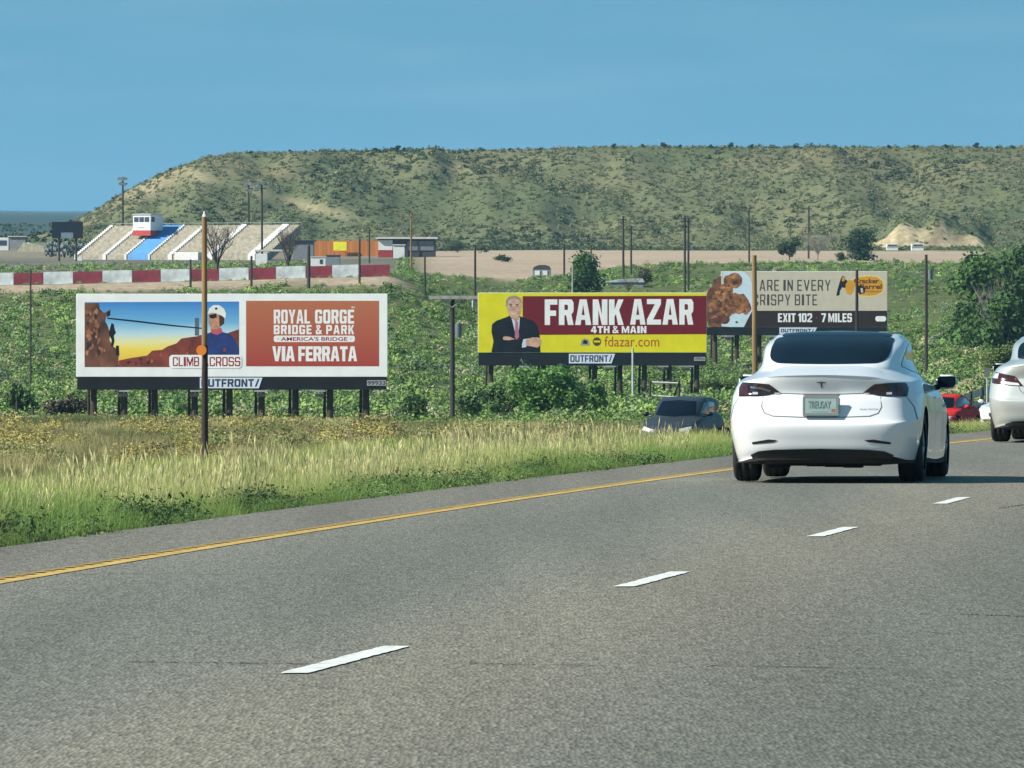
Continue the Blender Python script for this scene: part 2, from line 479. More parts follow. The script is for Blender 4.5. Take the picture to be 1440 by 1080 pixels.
ym = mat('worn_yellow_paint', (.42, .285, .08), rough=.85, var=.4, scale=7)
yd = mat('yellow_paint_ridge', (.30, .19, .045), rough=.8, var=.2, scale=6)
ribbon('edge_line', xe, Yr, [-.10, .08], .004, ym, lat=False)
# raised rumble bars on the far half of the edge line
mb = MB()
for k in range(420):
    Y = 24 + k * .36
    x = float(xe(Y)); s = float(xe(Y + .5) - xe(Y)) / .5
    mb.quad([(x - .10, Y, .009), (x - .03, Y, .009), (x - .03 + s * .2, Y + .2, .009), (x - .10 + s * .2, Y + .2, .009)])
o = mb.build('edge_line_rumble', yd); tag(o, kind='structure')

def xdash(Y):
    return .554 + .1195 * (Y - 45.85) if Y < 74 else float(xe(Y)) + 3.80
wm = mat('white_road_paint', (.56, .58, .55), rough=.8, var=.35, scale=11)
for k in range(-1, 24):
    Y0 = 33.55 + 12.2 * k; L_ = 3.05
    mb = MB()
    n = 24; je = [rnd.uniform(-.006, .006) for _ in range(2 * n + 2)]
    for i in range(n):
        a, b = Y0 + L_ * i / n, Y0 + L_ * (i + 1) / n
        mb.quad([(xdash(a) + je[2 * i], a, .005), (xdash(a) + .115 + je[2 * i + 1], a, .005), (xdash(b) + .115 + je[2 * i + 3], b, .005), (xdash(b) + je[2 * i + 2], b, .005)])
    o = mb.build('lane_dash', wm); tag(o, kind='structure')
# transverse cracks
cm = mat('crack_tar', (.03, .03, .03), rough=.9)
for (xa, ya, xb, yb, wd) in ((180, 931, 432, 934, .035), (655, 933, 850, 937, .03), (985, 936, 1250, 941, .03), (1350, 864, 1440, 867, .05), (1405, 715, 1440, 710, .08), (60, 807, 470, 808, .02), (780, 808, 870, 809, .02)):
    mb = MB(); n = 40; pts = []
    for i in range(n + 1):
        t = i / n; py = ya + (yb - ya) * t + rnd.uniform(-.6, .6); px = xa + (xb - xa) * t
        Y = F * EYE / (py - HOR); pts.append(((px - 720) / F * Y, Y))
    for i in range(n):
        (x0, y0), (x1, y1) = pts[i], pts[i + 1]; ww = wd * rnd.uniform(.1, .8)
        mb.quad([(x0, y0 - ww, .003), (x1, y1 - ww, .003), (x1, y1 + ww, .003), (x0, y0 + ww, .003)])
    o = mb.build('road_crack', cm); tag(o, kind='structure')

# ------------------------------------------------------------------ vegetation built from small faces
def leaf_template(n, leaf, shell=.55, flat=.75, g=None, asp=.6, lo=.0):
    """n little quads spread through a unit dome (radius 1, base at z=0); returns verts (n*4,3) and per-vertex shade jitter"""
    g = g or rng
    d = g.normal(size=(n, 3)); d /= np.linalg.norm(d, axis=1)[:, None]
    d[:, 2] = np.abs(d[:, 2]) * (1 - lo) + lo
    lump = .78 + .32 * np.sin(3.1 * d[:, 0] + 5 * g.random()) * np.cos(2.7 * d[:, 1] + 5 * g.random())
    r = (shell + (1 - shell) * g.random(n)) * lump
    c = d * r[:, None]; c[:, 2] *= flat
    nrm = d * .9 + g.normal(size=(n, 3)) * .55; nrm /= np.linalg.norm(nrm, axis=1)[:, None]
    a = np.cross(nrm, g.normal(size=(n, 3))); a /= np.linalg.norm(a, axis=1)[:, None]
    b = np.cross(nrm, a)
    s = leaf * (.6 + .8 * g.random(n))[:, None]
    V = np.stack([c - a * s, c - b * s * asp, c + a * s, c + b * s * asp], 1)
    return V, (.8 + .4 * g.random(n))

def grass_template(n, h, spread, wid, g=None, lean=.35, seed_head=False):
    g = g or rng
    base = np.zeros((n, 3)); base[:, :2] = g.normal(size=(n, 2)) * spread
    ang = g.random(n) * 2 * math.pi; ht = h * (.55 + .6 * g.random(n))
    ln = lean * g.random(n) * ht
    tip = base + np.stack([np.cos(ang) * ln, np.sin(ang) * ln, ht], 1)
    a2 = g.random(n) * math.pi
    wv = np.stack([np.cos(a2), np.sin(a2) * .5, 0 * a2], 1) * (wid * (.6 + .8 * g.random(n)))[:, None]
    return np.stack([base - wv, base + wv, tip + wv * .35, tip - wv * .35], 1), (.8 + .4 * g.random(n))

def scatter(name, tmpls, P, S, C, m, label=None, cat=None, kind='stuff', tipmix=None, zscale=None, parent=None, jit=1.0):
    """one mesh from many template copies; P (n,3), S (n,), C (n,3)"""
    n = len(P); pick = rng.integers(0, len(tmpls), n)
    Vs, Cs = [], []
    for k, (T, sh) in enumerate(tmpls):
        ii = np.where(pick == k)[0]
        if not len(ii): continue
        a = rng.random(len(ii)) * 2 * math.pi; c, s = np.cos(a), np.sin(a)
        t = T.reshape(-1, 3)
        x = t[None, :, 0] * c[:, None] - t[None, :, 1] * s[:, None]
        y = t[None, :, 0] * s[:, None] + t[None, :, 1] * c[:, None]
        z = np.broadcast_to(t[None, :, 2], x.shape)
        zs = 1 if zscale is None else zscale[ii][:, None]
        V = np.stack([x * S[ii][:, None] + P[ii][:, None, 0], y * S[ii][:, None] + P[ii][:, None, 1], z * S[ii][:, None] * zs + P[ii][:, None, 2]], -1)
        Vs.append(V.reshape(-1, 3))
        shade = 1 + (np.repeat(sh, 4) - 1) * jit
        cc = C[ii][:, None, :] * shade[None, :, None]
        if tipmix is not None:
            tm = np.tile(np.array([0, 0, 1, 1.]), len(sh))[None, :, None]
            tcol = tipmix[ii][:, None, :]
            cc = cc * (1 - tm) + tcol * shade[None, :, None] * tm
        Cs.append(cc.reshape(-1, 3))
    V = np.concatenate(Vs); Cc = np.concatenate(Cs)
    Q = np.arange(len(V)).reshape(-1, 4)
    me = np_mesh(name, V, Q, Cc, m)
    o = bpy.data.objects.new(name, me); COL.objects.link(o)
    if parent is not None: o.parent = parent
    if kind: o['kind'] = kind
    tag(o, label, cat)
    return o

LEAF = vcol_mat('leaf', rough=.75, spec=.2, transl=.22)
GRASS = vcol_mat('grass_blade', rough=.7, spec=.2, transl=.35)
SHRUB = vcol_mat('shrub_leaf', rough=.9, spec=.1, transl=.12)

# verge beside the road --------------------------------------------------
def verge_pts(n, d0, d1, Y0, Y1, pw=1.0, dp=1.35):
    Y = Y0 + (Y1 - Y0) * rng.random(n) ** pw
    d = d0 + (d1 - d0) * rng.random(n) ** dp
    X = xe(Y) - d
    return X, Y, d
X, Y, d = verge_pts(24000, 1.42, 5.2, 36, 150)
patch_ = fbm(Y / 2.6, d / .9, 90); patch2 = fbm(Y / 5, d / 1.5, 95)
keep = (patch2 > .24) & ((d > 1.7) | (rng.random(len(Y)) < .6))
X, Y, d, patch_, patch2 = X[keep], Y[keep], d[keep], patch_[keep], patch2[keep]
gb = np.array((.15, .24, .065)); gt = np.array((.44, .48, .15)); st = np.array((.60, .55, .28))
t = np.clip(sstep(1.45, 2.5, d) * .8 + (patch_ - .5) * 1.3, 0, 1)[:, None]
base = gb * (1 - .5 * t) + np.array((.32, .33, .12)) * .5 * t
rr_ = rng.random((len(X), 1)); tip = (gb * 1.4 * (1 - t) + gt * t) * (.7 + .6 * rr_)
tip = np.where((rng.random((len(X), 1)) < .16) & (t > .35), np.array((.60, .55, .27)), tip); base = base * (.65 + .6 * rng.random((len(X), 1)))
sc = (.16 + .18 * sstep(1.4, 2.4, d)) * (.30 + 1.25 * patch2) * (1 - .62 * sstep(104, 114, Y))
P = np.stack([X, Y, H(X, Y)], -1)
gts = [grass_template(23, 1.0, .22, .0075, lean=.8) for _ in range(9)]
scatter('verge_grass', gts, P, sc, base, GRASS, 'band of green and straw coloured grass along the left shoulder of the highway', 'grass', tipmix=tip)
# pale seed stalks standing above, in uneven patches
X, Y, d = verge_pts(4200, 1.8, 4.6, 36, 150)
pp = fbm(Y / 3.5, d / 1.2, 97); keep = pp > .46; X, Y, d, pp = X[keep], Y[keep], d[keep], pp[keep]
P = np.stack([X, Y, H(X, Y)], -1); n = len(X)
def stalk_template(n):
    V, sh = grass_template(n, 1.0, .16, .005, lean=.5)
    bot, top = V[:, :2].mean(1), V[:, 2:].mean(1)
    wv = (V[:, 1] - V[:, 0]) * 1.5
    p0 = bot + (top - bot) * .76; p1 = bot + (top - bot) * .9
    head = np.stack([p0 - wv * .4, p1 - wv, top, p1 + wv], 1)
    return np.concatenate([V, head]), np.concatenate([sh, sh * 1.15])
gts = [stalk_template(6) for _ in range(8)]
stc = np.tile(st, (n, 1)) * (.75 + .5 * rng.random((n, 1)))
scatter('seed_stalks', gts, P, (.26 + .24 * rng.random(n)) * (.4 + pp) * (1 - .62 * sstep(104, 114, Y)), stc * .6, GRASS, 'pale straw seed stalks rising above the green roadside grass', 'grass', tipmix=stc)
# leafy weeds and dark clumps at the pavement edge
n = 2100
Y = 36 + 110 * rng.random(n); d = 1.38 + .55 * rng.random(n) ** 1.5; X = xe(Y) - d
pw = fbm(Y / 1.5, d / .5, 101); keep = (pw > .57) | (rng.random(n) < .10); X, Y, d, pw = X[keep], Y[keep], d[keep], pw[keep]; n = len(X)
P = np.stack([X, Y, H(X, Y)], -1)
lts = [leaf_template(170, .062, shell=.3, flat=1.0, asp=.4) for _ in range(6)]
cw = np.array((.10, .165, .06)) * (.6 + 1.0 * rng.random((n, 1))) + np.array((.03, .015, .0)) * rng.random((n, 1))
sw = (.07 + .27 * rng.random(n) ** 1.5) * (.7 + .9 * np.clip(pw - .4, 0, 1))
for (cpx, cpy, big) in ((15, 770, 1.1), (48, 762, 1.2), (85, 757, .8), (170, 746, .7), (252, 735, 1.1), (282, 731, 1.15), (330, 725, .6), (402, 713, .9), (436, 708, 1.0), (520, 700, .6), (610, 690, .9), (640, 686, .8), (735, 675, .8), (800, 666, 1.0), (826, 664, .9), (905, 655, .9), (960, 650, .8)):
    Yc = F * EYE / (cpy - HOR); k_ = 16
    Yk = Yc + rng.normal(size=k_) * .55 * big; dk_ = 1.55 + .45 * rng.random(k_); Xk = xe(Yk) - dk_
    P = np.concatenate([P, np.stack([Xk, Yk, H(Xk, Yk)], -1)]); sw = np.concatenate([sw, (.17 + .15 * rng.random(k_)) * big])
    cw = np.concatenate([cw, np.array((.062, .115, .045)) * (.65 + .6 * rng.random((k_, 1)))])
scatter('roadside_weeds', lts, P, sw, cw, LEAF, 'dark green leafy weeds hugging the edge of the asphalt shoulder', 'weeds')

# dry field between the roads and the billboards ---------------------------
n = 26000
Y = 175 + 250 * rng.random(n); px = -260 + 1960 * rng.random(n); X = (px - 720) / F * Y
dd = xe(Y) - X; keep = ((dd > 34.5) & ((px < 520 + 60 * rng.random(n)) | (Y < 330))) | ((dd > 6) & (dd < 23))
X, Y, px, dd = X[keep], Y[keep], px[keep], dd[keep]; n = len(X)
Z = H(X, Y)
a1 = fbm(X / 3.0, Y / 20, 120); a2 = fbm(X / 2.2, Y / 16, 130)
strawc = np.array((.40, .36, .165)); olive = np.array((.20, .205, .08)); rust = np.array((.24, .185, .10)); gold = np.array((.44, .32, .06)); grn = np.array((.11, .15, .055))
t = a1[:, None]
c = np.where(t > .58, strawc, np.where(t > .46, olive * .5 + strawc * .5, np.where(t > .36, olive, grn)))
rustm = ((a2 < .40) & (Y < 320))[:, None]
c = np.where(rustm, rust * .7 + c * .3, c)
c = c * (.75 + .5 * rng.random((n, 1)))
gts = [grass_template(24, 1.0, .5, .030, lean=.9) for _ in range(8)]
scatter('field_grass', gts, np.stack([X, Y, Z], -1), (.14 + .20 * rng.random(n)) * (.5 + a2), c * .75, GRASS, 'tan and golden dry grass field in front of the billboard posts', 'grass', tipmix=c * 1.15)
n = 5200
Y = 215 + 212 * rng.random(n); px = -260 + 1300 * rng.random(n); X = (px - 720) / F * Y
b1 = fbm(X / 3.2, Y / 18, 140); keep = (b1 > .44) & (xe(Y) - X > 35) & ((px < 520 + 60 * rng.random(n)) | (Y < 300)); X, Y, b1, px = X[keep], Y[keep], b1[keep], px[keep]; n = len(X)
lts = [leaf_template(170, .065, shell=.35, flat=.8) for _ in range(6)]
r = rng.random((n, 1)); isg = fbm(X / 4, Y / 22, 145)[:, None] > .5
cb = np.where(isg & (px[:, None] < 560) & (r < .75), np.array((.34, .30, .095)), np.where(r < .45, np.array((.22, .25, .09)), np.where(r < .75, np.array((.33, .30, .13)), np.array((.21, .18, .095))))) * (.75 + .5 * rng.random((n, 1)))
scatter('rabbitbrush', lts, np.stack([X, Y, H(X, Y)], -1), .22 + .62 * rng.random(n) ** 1.5, cb, SHRUB, 'low yellow flowering brush dotted through the dry field', 'brush')

# green brush on the slope behind the billboards ---------------------------
def slope_brush():
    n = 13500
    Y = 405 + 300 * rng.random(n) ** .85
    px = -180 + 1820 * rng.random(n); X = (px - 720) / F * Y
    # greener country goes on to the right, up to the bare ground
    n2 = 4600
    Y2 = 690 + 290 * rng.random(n2); px2 = 560 + 1500 * rng.random(n2); X2 = (px2 - 720) / F * Y2
    n3 = 1700
    Y3 = 715 + 210 * rng.random(n3); px3 = -420 + 860 * rng.random(n3); X3 = (px3 - 720) / F * Y3
    n5 = 8000
    Y5 = 630 + 150 * rng.random(n5); px5 = -180 + 1820 * rng.random(n5); X5 = (px5 - 720) / F * Y5
    n6 = 2600
    Y6 = 318 + 100 * rng.random(n6); px6 = 540 + 1100 * rng.random(n6); X6 = (px6 - 720) / F * Y6
    n4 = 1100
    Y4 = 940 + 290 * rng.random(n4); px4 = 1350 + 500 * rng.random(n4); X4 = (px4 - 720) / F * Y4
    X = np.concatenate([X, X2, X3, X4, X5, X6]); Y = np.concatenate([Y, Y2, Y3, Y4, Y5, Y6]); small = np.concatenate([np.ones(n + n2 + n3 + n4), np.full(n5, .55), np.full(n6, .62)])
    Z = H(X, Y); dm = dirt_mask(X, Y, Z)
    keep = (dm < .25) & (xe(Y) - X > 34)
    X, Y, Z, small = X[keep], Y[keep], Z[keep], small[keep]; n = len(X)
    a = fbm(X / 6, Y / 20, 150)[:, None]; b = fbm(X / 3, Y / 9, 160)[:, None]
    r = rng.random((n, 1))
    c1 = np.array((.13, .22, .06)); c2 = np.array((.21, .30, .085)); c3 = np.array((.18, .235, .12)); c4 = np.array((.31, .31, .16)); c5 = np.array((.085, .14, .05))
    c = np.where(r < .34, c1, np.where(r < .62, c2, np.where(r < .78, c3, np.where(r < .85, c4, c5))))
    c = c * (.62 + .8 * a) * (.8 + .4 * rng.random((n, 1)))
    s = (.32 + .78 * rng.random(n) ** 1.7 * (0.5 + b[:, 0]))
    s *= small * (1 - .2 * sstep(650, 720, Y))
    lts = [leaf_template(120, .105, shell=.4, flat=.85) for _ in range(8)]
    scatter('slope_brush', lts, np.stack([X, Y, Z - .05], -1), s, c, SHRUB, 'dense green brush covering the slope behind the billboards', 'brush')
slope_brush()

# mesa brush ---------------------------------------------------------------
def mesa_brush():
    n = 27000
    Y = 1205 + 190 * rng.random(n); px = -60 + 1900 * rng.random(n); X = (px - 720) / F * Y
    Z = H(X, Y); u, v = px_of(X, Y, Z)
    dm = dirt_mask(X, Y, Z)
    bare = blob(u, v, 282, 250, 30, 10, .35) + blob(u, v, 385, 275, 120, 7, .27) + .7 * blob(u, v, 440, 292, 60, 7, .25)
    cut = np.interp(u, CUT_U, CUT_H) * ((Y > 1231) & (Y < 1244)) * (rng.random(n) > .25)
    den = fbm(X / 14, Y / 45, 170)
    keep = (dm < .3) & (rng.random(n) > .75 * bare) & (cut < 2) & (rng.random(n) < .35 + .9 * den) & (u > 95)
    X, Y, Z, u, v = X[keep], Y[keep], Z[keep], u[keep], v[keep]; n = len(X)
    r = rng.random((n, 1)); hi = sstep(1290, 1360, Y)[:, None]; dk = (.03 + .62 * sstep(.42, .62, fbm(X / 22, Y / 50, 175)))[:, None]
    cd = np.array((.07, .093, .05)); cg = np.array((.12, .15, .062)); cs = np.array((.165, .18, .10)); ct = np.array((.26, .235, .12))
    c = np.where(r < dk, cd, np.where(r < dk + .40 * (1 - .5 * hi), cg, np.where(r < .86, cs, ct)))
    c = c * (.8 + .4 * rng.random((n, 1)))
    s = np.where(r[:, 0] < dk[:, 0], .35 + .85 * rng.random(n) ** 2.2, .28 + .5 * rng.random(n))
    lts = [leaf_template(44, .20, shell=.45, flat=.8) for _ in range(8)]
    scatter('mesa_brush', lts, np.stack([X, Y, Z - .05], -1), s, c, SHRUB, 'scattered dark sage brush covering the flank of the mesa', 'brush')
mesa_brush()
# far brush on the left beyond the track
n = 900
Y = 1230 + 1200 * rng.random(n); px = -300 + 400 * rng.random(n); X = (px - 720) / F * Y
P = np.stack([X, Y, H(X, Y)], -1)
lts = [leaf_template(30, .28, shell=.5, flat=.8) for _ in range(4)]
scatter('distant_brush', lts, P, .5 + .9 * rng.random(n), np.array((.06, .08, .04)) * (.7 + .6 * rng.random((n, 1))), SHRUB, 'low dark brush on the plain beyond the speedway', 'brush')

# ---- single bushes and trees -------------------------------------------------
BARK = mat('bark', (.10, .08, .06), rough=.95, var=.3, scale=4)
def crown_cloud(name, parts, leaf, n, col, m, parent, jit=1.2):
    """leaf clumps: parts = list of (x,y,z,rx,rz)"""
    Vs, Cs = [], []
    tot = sum(p[3] ** 2 for p in parts)
    for (x, y, z, rx, rz) in parts:
        k = max(12, int(n * rx * rx / tot))
        T, sh = leaf_template(k, leaf / rx, shell=.5, flat=1)
        T = T.copy()
        g = rng.random(k) < .4
        T[g, :, 2] *= -1
        T = T * np.array((rx, rx, rz)) + np.array((x, y, z))
        Vs.append(T.reshape(-1, 3))
        cc = np.array(col) * (.75 + .5 * rng.random()) * (1 + (np.repeat(sh, 4) - 1) * jit)[:, None]
        Cs.append(cc)
    V = np.concatenate(Vs)
    me = np_mesh(name, V, np.arange(len(V)).reshape(-1, 4), np.concatenate(Cs), m)
    o = bpy.data.objects.new(name, me); COL.objects.link(o); o.parent = parent
    return o

def trunk_mesh(parent, h, r, spread, n=5, seed=1, name='trunk', m=None, depth=1):
    g = random.Random(seed); mb = MB()
    mb.tube((0, 0, -.4), (0, 0, h * .35), r, r * .8)
    for k in range(n):
        a = 2 * math.pi * (k + g.random() * .6) / n; e = Vector((math.cos(a) * spread * g.uniform(.5, 1), math.sin(a) * spread * g.uniform(.5, 1), h * g.uniform(.7, 1)))
        st = Vector((0, 0, h * g.uniform(.12, .34))); mid = st.lerp(e, .5) + Vector((0, 0, h * .08))
        mb.tube(st, mid, r * .6, r * .4, 7); mb.tube(mid, e, r * .4, r * .12, 6)
        for q in range(depth * 5):
            t = g.uniform(.3, .95); p = st.lerp(mid, t * 2) if t < .5 else mid.lerp(e, t * 2 - 1)
            e2 = p + Vector((g.uniform(-1, 1) * spread * .4, g.uniform(-1, 1) * spread * .4, h * g.uniform(.08, .3)))
            mb.tube(p, e2, r * .2, r * .05, 5)
            if depth > 1:
                for _ in range(3):
                    p3 = p.lerp(e2, g.uniform(.3, 1))
                    mb.tube(p3, p3 + Vector((g.uniform(-1, 1) * spread * .22, g.uniform(-1, 1) * spread * .22, h * g.uniform(.04, .16))), r * .09, r * .03, 4)
    return mb.build(name, m or BARK, parent)

def tree(px, Y, w, h, col, label, name='leafy_tree', cat='tree', group=None, n=900, leaf=.2, seed=1, lumps=9, low=.02):
    p = ground(px, Y); t = thing(name, label, cat, p, 0, group)
    g = random.Random(seed); parts = []
    for k in range(lumps):
        a = g.uniform(0, 6.28); rr = g.uniform(0, .55) * w / 2
        z = h * g.uniform(low + .18, .82); s = w * g.uniform(.18, .30)
        edge = 1 - max(0, (z / h - .6)) * 1.2
        parts.append((math.cos(a) * rr * edge, math.sin(a) * rr * edge, z, s, min(s * .9, h * .24)))
    crown_cloud('crown', parts, leaf, n, col, LEAF, t)
    trunk_mesh(t, h * .75, max(.06, h * .025), w * .3, seed=seed)
    return t

def bush(px, Y, w, h, col, label, name='bush', cat='bush', group=None, n=420, leaf=.16, seed=1, lumps=6, m=None):
    p = ground(px, Y); t = thing(name, label, cat, p, 0, group)
    g = random.Random(seed); parts = []
    for k in range(lumps):
        a = g.uniform(0, 6.28); rr = g.uniform(.1, .62) * w / 2
        s = w * g.uniform(.2, .32)
        parts.append((math.cos(a) * rr, math.sin(a) * rr, h * g.uniform(.25, .72), s, h * g.uniform(.26, .4)))
    crown_cloud('crown', parts, leaf * .68, int(n * 2.1), col, m or LEAF, t)
    mb = MB()
    for k in range(5):
        a = g.uniform(0, 6.28); mb.tube((0, 0, -.2), (math.cos(a) * w * .25, math.sin(a) * w * .25, h * .6), .04, .015, 5)
    mb.build('stem', BARK, t)
    return t

# willows in front of the middle billboard
Wc = (.115, .225, .055)
bush(655, 432, 2.5, 1.9, (.13, .21, .075), 'rounded grey green bush just right of the crossarm utility pole', n=900, seed=3)
bush(706, 436, 3.0, 2.2, (.14, .23, .075), 'grey green bush in front of the leftmost post of the yellow billboard', n=1000, seed=4)
bush(752, 430, 4.2, 2.9, Wc, 'bright green willow bush below the man on the yellow billboard', n=1400, seed=5, lumps=9)
bush(797, 428, 3.8, 2.9, (.10, .205, .05), 'dense green willow bush below the centre of the yellow billboard', n=1300, seed=6, lumps=9)
bush(834, 434, 2.4, 2.2, (.10, .19, .05), 'dark green willow bush left of the thin steel post', n=1000, seed=7)
bush(585, 428, 2.6, 1.7, (.12, .20, .06), 'low green bush right of the last post of the white framed billboard', n=800, seed=8)
bush(1012, 560, 3.6, 1.5, (.10, .145, .045), 'pale green bush beside the rear window of the white car', n=800, seed=9)
bush(30, 450, 2.6, 2.0, (.08, .13, .04), 'green bush behind the little wooden fence at the far left', n=800, seed=10)
bush(90, 425, 2.8, 1.5, (.085, .075, .05), 'brownish dead bush beside the first post of the white framed billboard', n=700, seed=11, m=SHRUB)
# trees
tree(822, 730, 5.0, 4.3, (.06, .12, .035), 'round dark green tree standing on the slope above the yellow billboard', seed=21, n=4200, lumps=20, leaf=.15, low=-.1)
tree(1210, 985, 5.8, 3.9, (.04, .08, .035), 'dark conical juniper above the right end of the beige billboard', name='juniper_tree', seed=22, n=3400, lumps=18, leaf=.17, low=-.14)
tree(1110, 960, 3.9, 2.7, (.055, .09, .04), 'small dark green tree at the left of the grey bare tree', seed=23, n=900)
tree(1388, 640, 7.0, 7.8, (.07, .14, .036), 'big green tree at the right edge, left half of the clump with a bare patch', seed=24, n=5600, lumps=24, leaf=.19, low=-.12)
tree(1436, 615, 7.4, 8.8, (.06, .12, .036), 'tallest dark green tree, cut off by the right edge of the photo', seed=25, n=6400, lumps=26, leaf=.19, low=-.12)
tree(1352, 655, 3.2, 3.6, (.055, .105, .035), 'low dark green tree left of the big tree clump at the right edge', seed=26, n=1400, lumps=9)
tree(1412, 605, 5.0, 5.2, (.065, .13, .035), 'mid height green tree between the two biggest trees at the right edge', seed=64, n=3800, lumps=20, leaf=.19, low=-.12)
tree(1424, 655, 6.0, 7.6, (.05, .105, .032), 'dark green tree behind the others in the clump at the right edge', seed=65, n=3600, lumps=20, leaf=.19, low=-.1)
bush(1405, 560, 4.0, 2.2, (.12, .17, .05), 'yellow green bush below the big trees at the right edge', n=1200, seed=27, lumps=9)
bush(708, 935, 2.8, 1.0, (.055, .085, .035), 'flat dark bush on the bare ground right of the grey walled building', n=500, seed=28)
bush(645, 1150, 4.6, 2.3, (.06, .09, .04), 'dark brush thicket right of the grey walled building', n=800, seed=29)
bush(675, 1120, 2.4, 1.2, (.065, .095, .04), 'small round bush beside the thicket below the mesa', n=400, seed=30)
bush(905, 760, 3.0, 1.5, (.10, .10, .06), 'greyish brush right of the round dark tree', n=600, seed=31, m=SHRUB)
bush(1180, 950, 2.6, 1.1, (.08, .11, .045), 'green bush left of the dark juniper', n=500, seed=32)
# bare trees
TW = mat('bare_twigs', (.085, .07, .065), rough=.95, var=.2)
def bare(px, Y, w, h, label, seed, m=TW):
    t = thing('bare_tree', label, 'tree', ground(px, Y), 0)
    o = trunk_mesh(t, h, h * .024, w * .5, n=13, seed=seed, name='branches', m=m, depth=2)
    return t
bare(305, 745, 3.8, 4.2, 'leafless dark tree in front of the grandstand, behind the tall two tone pole', 41)
bare(405, 790, 3.4, 3.9, 'leafless grey tree at the right end of the grandstand', 42)
bare(1150, 970, 4.6, 3.0, 'grey leafless tree behind the top of the beige billboard', 43, mat('grey_twigs', (.20, .18, .16), rough=.95))
bare(1396, 632, 2.8, 4.4, 'grey leafless tree in the middle of the green trees at the right edge', 44, MATS['grey_twigs'])
bare(884, 745, 2.4, 1.4, 'low leafless shrub in front of the grey trailer above the yellow billboard', 45)
# bushes on the skyline of the mesa
src = None
for (px, s) in ((352, .8), (408, 1.0), (431, .7), (470, .8), (530, 1.2), (557, 1.5), (568, .9), (610, .7), (664, .8), (716, .8), (760, .8), (812, .6), (862, 1.0), (905, .8), (934, 1.4), (956, .9), (1000, 1.1), (1027, 1.2), (1056, .9), (1118, 1.0), (1150, .7), (1200, .8), (1250, 1.0), (1284, .9), (1330, 1.1), (1372, 1.3), (1402, .8), (1425, .9), (268, .6), (240, .7), (205, .7), (160, .8)):
    lab = 'dark round bush standing on the skyline along the rim of the mesa'
    grp = 'bushes along the mesa rim'
    if src is None:
        src = bush(px, 1383, 1.5, 1.25, (.04, .06, .032), lab, group=grp, n=160, leaf=.16, seed=50, m=SHRUB)
        s *= .72; src.scale = (s, s, s)
    else:
        s *= .72; r = src.copy(); COL.objects.link(r); r.location = ground(px, 1383); r.scale = (s, s, s * rnd.uniform(.8, 1.1)); r.rotation_euler = (0, 0, rnd.uniform(0, 6))
        for ch in list(src.children):
            c = ch.copy(); COL.objects.link(c); c.parent = r
# ------------------------------------------------------------------ billboards
def flat_text(s, box, m, parent, name='lettering', conv=None, y=0.0, offset=.02, shear=0.0, thick=.004):
    """text laid into a box given in panel units; conv maps (px,py) -> (x,z)"""
    cu = bpy.data.curves.new('t', 'FONT'); cu.body = s; cu.offset = offset; cu.shear = shear; cu.resolution_u = 4; cu.extrude = 0
    ob = bpy.data.objects.new('t', cu); COL.objects.link(ob)
    dg = bpy.context.evaluated_depsgraph_get(); ev = ob.evaluated_get(dg)
    me = bpy.data.meshes.new_from_object(ev)
    bpy.data.objects.remove(ob); bpy.data.curves.remove(cu)
    n = len(me.vertices); co = np.empty(n * 3, np.float32); me.vertices.foreach_get('co', co); co = co.reshape(-1, 3)
    lo, hi = co.min(0), co.max(0)
    x0, z1 = conv(box[0], box[1]); x1, z0 = conv(box[2], box[3])
    v = np.zeros_like(co)
    v[:, 0] = x0 + (co[:, 0] - lo[0]) / (hi[0] - lo[0]) * (x1 - x0)
    v[:, 2] = z0 + (co[:, 1] - lo[1]) / (hi[1] - lo[1]) * (z1 - z0)
    v[:, 1] = lay(y) if y > -.2 and y != 0 else y
    me.vertices.foreach_set('co', v.ravel()); me.materials.clear(); me.materials.append(m); me.update()
    me.name = name
    o = bpy.data.objects.new(name, me); COL.objects.link(o); o.parent = parent
    return o

